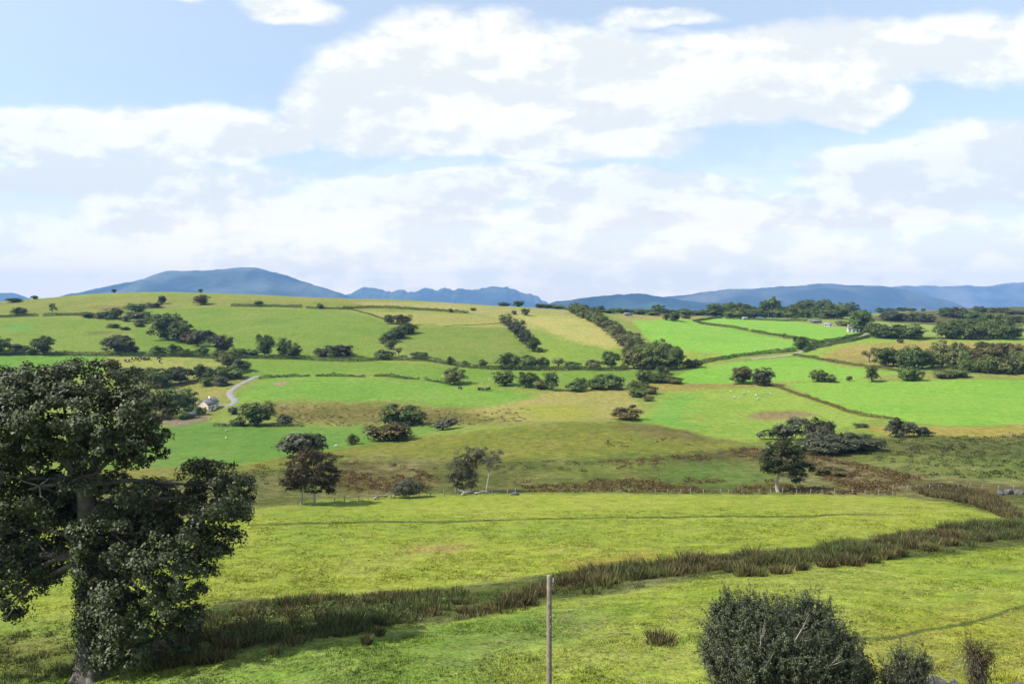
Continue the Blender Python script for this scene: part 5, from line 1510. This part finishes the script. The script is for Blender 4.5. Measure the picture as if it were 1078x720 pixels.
house('barn', 859, 340, R(5), 9, 5, 1.6, 1.3, M_rock, M_slate, 'grey roofed barn beside the white shed', 'barn', wins=[('front', 2.5, .9, 1, .8)], door=('front', -2))
house('barn', 784, 336.5, R(10), 5.5, 4, 1.3, 1.2, M_tin, M_tin, 'small pale barn by itself under the ridge wood', 'barn', wins=[('front', 2, .9, .9, .8)], door=('front', -1))
house('shed', 661, 332.8, R(0), 7.5, 5, 2.2, 1.2, M_tin, M_slate, 'small grey shed beside the top of the diagonal belt', 'shed', wins=[('front', 2, .9, .9, .8)], door=('front', -1))

# ------------------------------------------------------------------ lane and track
def strip(px, wid, name, mat, lift=.05):
    pts = place_many([p[0] for p in px], [p[1] for p in px])[:, :2]
    seg = np.hypot(*np.diff(pts, axis=0).T); L = np.concatenate([[0], np.cumsum(seg)])
    s = np.linspace(0, L[-1], int(L[-1] / 1.0) + 2)
    x = np.interp(s, L, pts[:, 0]); y = np.interp(s, L, pts[:, 1])
    for _ in range(30):
        x[1:-1] = (x[:-2] + 2 * x[1:-1] + x[2:]) / 4; y[1:-1] = (y[:-2] + 2 * y[1:-1] + y[2:]) / 4
    tx = np.gradient(x); ty = np.gradient(y); l = np.hypot(tx, ty) + 1e-9; tx /= l; ty /= l
    V_ = []
    m = 7
    wv = wid * (1 + .25 * vnoise(s / 6, s * 0 + .5, 3))
    for j in range(m):
        o_ = (j / (m - 1) - .5) * wv
        X = x - ty * o_; Y = y + tx * o_
        V_.append(np.stack([X, Y, ground(X, Y) + lift + (.16 if 0 < j < m - 1 else -.12)], 1))
    V_ = np.stack(V_, 1).reshape(-1, 3)
    i, j = np.meshgrid(np.arange(len(s) - 1), np.arange(m - 1), indexing='ij')
    F_ = np.stack([i * m + j, (i + 1) * m + j, (i + 1) * m + j + 1, i * m + j + 1], -1).reshape(-1, 4)
    o = link(name, np_mesh(name, V_, F_), mat, smooth=True); tag(o, kind='structure'); return o


M_lane = simple_mat('lane_surface', (.19, .185, .18), .95, .25, .6)
M_track = simple_mat('gravel_track', (.26, .22, .16), .95, .3, .5)
strip([(271, 396), (262, 400), (248, 407), (241, 413), (243, 418), (249, 422), (243, 427), (232, 428), (224, 427)], 3.4, 'road', M_lane)
strip([(790, 378), (815, 375.5), (836, 373), (846, 369.5), (868, 363.5), (890, 359.5), (908, 353), (912, 350)], 3.2, 'road', M_track)
strip([(425, 374), (445, 376.5), (462, 379), (476, 382), (498, 385)], 2.6, 'path', M_track)

# ------------------------------------------------------------------ post fences
def fence(px, n, h, label, tilt=.05):
    pts = place_many([p[0] for p in px], [p[1] for p in px])[:, :2]
    seg = np.hypot(*np.diff(pts, axis=0).T); L = np.concatenate([[0], np.cumsum(seg)])
    s = np.linspace(0, L[-1], n) + RNG.uniform(-.5, .5, n)
    x = np.interp(s, L, pts[:, 0]); y = np.interp(s, L, pts[:, 1]); z = ground(x, y)
    o0 = Vector((x[0], y[0], z[0]))
    root = bpy.data.objects.new('wire_fence', None); COL.objects.link(root); root.location = o0
    tag(root, label, 'fence'); LABELS[label] = root
    tops = []
    me0 = None
    for i in range(n):
        hh = h * RNG.uniform(.85, 1.15); dx, dy_ = RNG.normal(size=2) * tilt * hh
        a, b = tube([(0, 0, -.3), (dx * .5, dy_ * .5, hh * .5), (dx, dy_, hh), (dx, dy_, hh + .01)], [.08, .075, .07, .002], 6)
        link('post', np_mesh('post', a, b), M_postw, root, loc=(x[i] - o0.x, y[i] - o0.y, z[i] - o0.z))
        tops.append(np.array([x[i] - o0.x + dx * .8, y[i] - o0.y + dy_ * .8, z[i] - o0.z]))
    for f_ in (.45, .85):
        a, b = tube([t_ + np.array([0, 0, h * f_]) for t_ in tops], [.012] * n, 4)
        link('wire', np_mesh('wire', a, b), M_wire, root)


M_postw = simple_mat('post_wood', (.19, .175, .145), .9, .25, 3)
fence([(690, 520), (750, 520), (800, 520), (850, 520), (900, 520.5), (940, 522)], 19, 1.0, 'wire fence on pale posts along the top of the near field')
fence([(940, 517), (985, 515), (1020, 514), (1068, 517)], 10, 1.0, 'wire fence on pale posts crossing the rushes at the right', .08)
fence([(352, 530), (400, 525), (450, 522.5), (480, 521.5), (545, 521)], 16, 1.15, 'old wire fence on leaning posts below the windswept thorn tree', .12)

# ------------------------------------------------------------------ stones, logs, bank
def stone(u, v, w, h, label, seed, group=None):
    p, mpp = place(u, v); r_ = np.random.default_rng(seed)
    me = bpy.data.meshes.new('rock')
    import bmesh
    bm = bmesh.new(); bmesh.ops.create_icosphere(bm, subdivisions=4, radius=1)
    q = np.array([x.co[:] for x in bm.verts])
    pl = sph_dirs(16, r_); dd = q @ pl.T
    f_ = np.min(np.where(dd > .05, .78 / np.maximum(dd, .05), 9), 1); f_ = np.minimum(f_, 1.15)
    nz = .10 * (vnoise(q[:, 0] * 4 + seed, q[:, 1] * 4 + q[:, 2] * 3) + .5 * vnoise(q[:, 0] * 9, q[:, 1] * 9 + q[:, 2] * 7, 3))
    q2 = q * (f_ + nz)[:, None] * np.array([w * mpp / 2, w * mpp * .4, h * mpp * .75])
    for i, x in enumerate(bm.verts): x.co = q2[i]
    bm.to_mesh(me); bm.free()
    o = link('rock', me, M_rock, loc=(p.x, p.y, p.z + h * mpp * .2))
    o['label'] = label; o['category'] = 'rock'; LABELS[label] = o
    if group: o['group'] = group


stone(985, 722, 26, 12, 'pale grey boulder at the bottom edge between the thorn bushes', 1, 'grey boulders at the bottom edge')
stone(1004, 722, 11, 9, 'small dark stone right of the pale grey boulder', 2, 'grey boulders at the bottom edge')
stone(1074, 724, 16, 8, 'grey stone in the bottom right corner', 3, 'grey boulders at the bottom edge')
stone(1062, 520, 11, 7, 'largest grey rock where the moor meets the ditch', 4, 'grey rocks by the moor')
stone(1052, 521, 8, 5, 'small rock left of the largest moor rock', 5, 'grey rocks by the moor')
stone(1072, 520, 10, 6, 'small rock right of the largest moor rock', 6, 'grey rocks by the moor')
stone(541, 521, 10, 3.5, 'heap of grey stone right of the pale half bare tree', 7)
stone(545, 633, 7, 2.5, 'flat pale stone in the gap of the rushy ditch', 8)


def log(u0, v0, u1, v1, r, label, seed):
    a = place(u0, v0)[0]; b = place(u1, v1)[0]; r_ = np.random.default_rng(seed)
    d = b - a; L = d.length
    pts = [np.array([d.x * t_, d.y * t_, d.z * t_ + r * .7 + .35 * L * .2 * math.sin(t_ * 3.1)]) + r_.normal(size=3) * .06 for t_ in np.linspace(0, 1, 6)]
    parts = [tube([pts[0] * 1.001] + pts + [pts[-1] * 1.001], [.005] + [r * (1 - .5 * i / 6) for i in range(6)] + [.005], 8)]
    for k in range(4):
        s_ = pts[2 + k % 3]; e = s_ + np.array([r_.normal() * .5, r_.normal() * .4, r_.uniform(.3, 1.0)])
        parts.append(tube([s_, (s_ + e) / 2 + r_.normal(size=3) * .1, e], [r * .45, r * .3, r * .1], 5))
    x, y = join(parts)
    o = link('fallen_log', np_mesh('fallen_log', x, y), M_palebark, loc=a, smooth=True)
    tag(o, label, 'log', 'fallen branches under the thorn trees'); LABELS[label] = o


log(394, 526, 407, 523, .22, 'bleached fallen branch left of the grey-green bush', 1)
log(414, 524.5, 426, 521, .22, 'fallen trunk under the grey-green bush', 2)
log(486, 521.5, 498, 519, .28, 'dead log under the windswept thorn tree', 3)
log(500, 520.5, 515, 519, .22, 'fallen branch at the foot of the pale half bare tree', 4)

hedge([(806, 405), (822, 408.5), (845, 417), (868, 424), (888, 432), (910, 438), (930, 440.5), (946, 441)], .85, 2.4, 'low stony bank topped with dead grass along the flat bright field', M_brack, leaf=.34, wob=.5, name='field_bank', cat='bank', group=None, dens=7)

# ------------------------------------------------------------------ animals
def animal(name, verts, edges, radii, mats, faceblack=None):
    me = bpy.data.meshes.new(name + '_base'); me.from_pydata(verts, edges, [])
    o = bpy.data.objects.new(name + '_base', me); COL.objects.link(o)
    sk = o.modifiers.new('skin', 'SKIN'); ss = o.modifiers.new('sub', 'SUBSURF'); ss.levels = 1; ss.render_levels = 1
    for i, r in enumerate(radii):
        me.skin_vertices[0].data[i].radius = (r, r)
    me.skin_vertices[0].data[0].use_root = True
    dg = bpy.context.evaluated_depsgraph_get()
    res = bpy.data.meshes.new_from_object(o.evaluated_get(dg)); res.name = name
    bpy.data.objects.remove(o)
    res.materials.clear()
    for m in mats: res.materials.append(m)
    if faceblack:
        for p_ in res.polygons: p_.material_index = 1 if faceblack(p_.center) else 0
    res.polygons.foreach_set('use_smooth', [True] * len(res.polygons))
    return res


def quadruped(L, H, body, leg, neck, head, graze, name, mats, fb):
    z = H
    vs = [(-.02 * L, 0, z), (-.35 * L, 0, z), (-.5 * L, 0, z * .98), (.32 * L, 0, z), (.48 * L, 0, z * 1.02)]
    rd = [body, body * .95, body * .55, body, body * .7]
    es = [(0, 1), (1, 2), (0, 3), (3, 4)]
    if graze: hp = [(.66 * L, 0, z * .72), (.78 * L, 0, z * .34), (.88 * L, 0, z * .16)]
    else: hp = [(.62 * L, 0, z * 1.22), (.74 * L, 0, z * 1.42), (.92 * L, 0, z * 1.34)]
    b = len(vs); vs += hp; rd += [neck, head, head * .6]; es += [(4, b), (b, b + 1), (b + 1, b + 2)]
    for x, ps in ((-.40 * L, 1), (.36 * L, 3)):
        for s_ in (-1, 1):
            b = len(vs); k_ = .05 * L if x < 0 else 0
            vs += [(x, s_ * body * .55, z * .62), (x - k_, s_ * body * .6, z * .32), (x + k_ * .3, s_ * body * .6, .02)]
            rd += [leg * 1.7, leg, leg * .9]; es += [(ps, b), (b, b + 1), (b + 1, b + 2)]
    return animal(name, vs, es, rd, mats, fb)


SHEEP = [quadruped(.95, .62, .27, .055, .12, .10, g, 'sheep', [M_wool, M_cowblack], lambda c, g=g: (c.z < .22 and abs(c.x) < .6) or (c.x > .62)) for g in (True, False)]
SHEEPW = [quadruped(.95, .62, .27, .055, .12, .10, g, 'sheep', [M_wool], None) for g in (True, False)]
COWS = [quadruped(1.9, 1.15, .42, .09, .20, .15, g, 'cow', [mm], None) for g in (True, False) for mm in (M_cow, M_cowblack)]


def herd(pts, meshes, name, cat, label, group=None, scale=1.0):
    for i, (u_, v_) in enumerate(pts):
        p, mpp = place(u_, v_)
        o = bpy.data.objects.new(name, meshes[i % len(meshes)]); COL.objects.link(o)
        o.location = p - Vector((0, 0, .02)); o.rotation_euler = (0, 0, random.uniform(0, 6.28)); s_ = scale * random.uniform(.92, 1.1); o.scale = (s_, s_, s_)
        tag(o, label, cat, group)


herd([(132, 381), (136, 381), (139, 379), (143, 378.5), (145, 379.5), (147, 378), (150, 379), (152, 378.5), (154, 379.5), (157, 379), (167, 379), (168, 382)], COWS[::2], 'cow', 'cow',
     'dark red-brown cow in the herd on the tan field below the long hedge', 'brown cattle herd below the long hedge', 1.1)
herd([(484, 410), (504, 411), (507, 411.5), (512, 411.5), (515, 411)], COWS[1::2], 'cow', 'cow', 'black cow on the bright valley field below the pale olive tree', 'black cattle in the valley field', 1.05)
herd([(238, 454)], SHEEPW, 'sheep', 'sheep', 'white sheep, upper of two in the middle of the vivid valley field', None, .85)
herd([(238, 462)], SHEEPW[1:], 'sheep', 'sheep', 'white sheep, lower of two in the middle of the vivid valley field', None, .85)
herd([(189, 447)], SHEEPW, 'sheep', 'sheep', 'white sheep at the corner of the vivid valley field below the shed', None, .85)
herd([(221, 441)], SHEEPW, 'sheep', 'sheep', 'white sheep on the verge just below the cottage gable', None, .85)
herd([(304, 461)], SHEEPW, 'sheep', 'sheep', 'white sheep, lower of two left of the grey brown bush', None, .85)
herd([(309, 457)], SHEEPW[1:], 'sheep', 'sheep', 'white sheep, upper of two left of the grey brown bush', None, .85)
herd([(354, 470.5)], SHEEPW, 'sheep', 'sheep', 'white sheep on the knoll edge left of the single green bush', None, .85)
herd([(769, 413), (773, 419), (783, 415), (788, 413.5), (796, 417), (798, 421), (804, 415), (808, 415), (811, 415.5), (777, 420)], SHEEPW, 'sheep', 'sheep', 'white sheep in the flock below the tree pair by the flat bright field', 'sheep below the tree pair', .95)
herd([(466, 397), (491, 402), (501, 402), (507, 404), (515, 400), (540, 397), (577, 395), (590, 396), (552, 402)], SHEEPW, 'sheep', 'sheep', 'white sheep scattered along the bright strip below the long hedge', 'sheep below the long hedge', .85)
rs = random.Random(4); pts = []
while len(pts) < 58:
    u_ = rs.uniform(684, 835); v_ = rs.uniform(341, 374)
    if 690 + (v_ - 345) * .9 < u_ < 760 + (v_ - 342) * 4.2 and v_ < 381 - (u_ - 700) * .09 and v_ > 340 + max(0, u_ - 735) * .19: pts.append((u_, v_))
herd(pts, SHEEPW, 'sheep', 'sheep', 'white sheep grazing in the large bright field right of the diagonal belt', 'sheep in the large bright field', .8)
herd([(800, 364), (808, 362), (788, 370), (795, 358), (816, 366)], SHEEPW, 'sheep', 'sheep', 'white sheep in the far corner of the large bright field by the dipping hedge', 'sheep by the dipping hedge', .8)
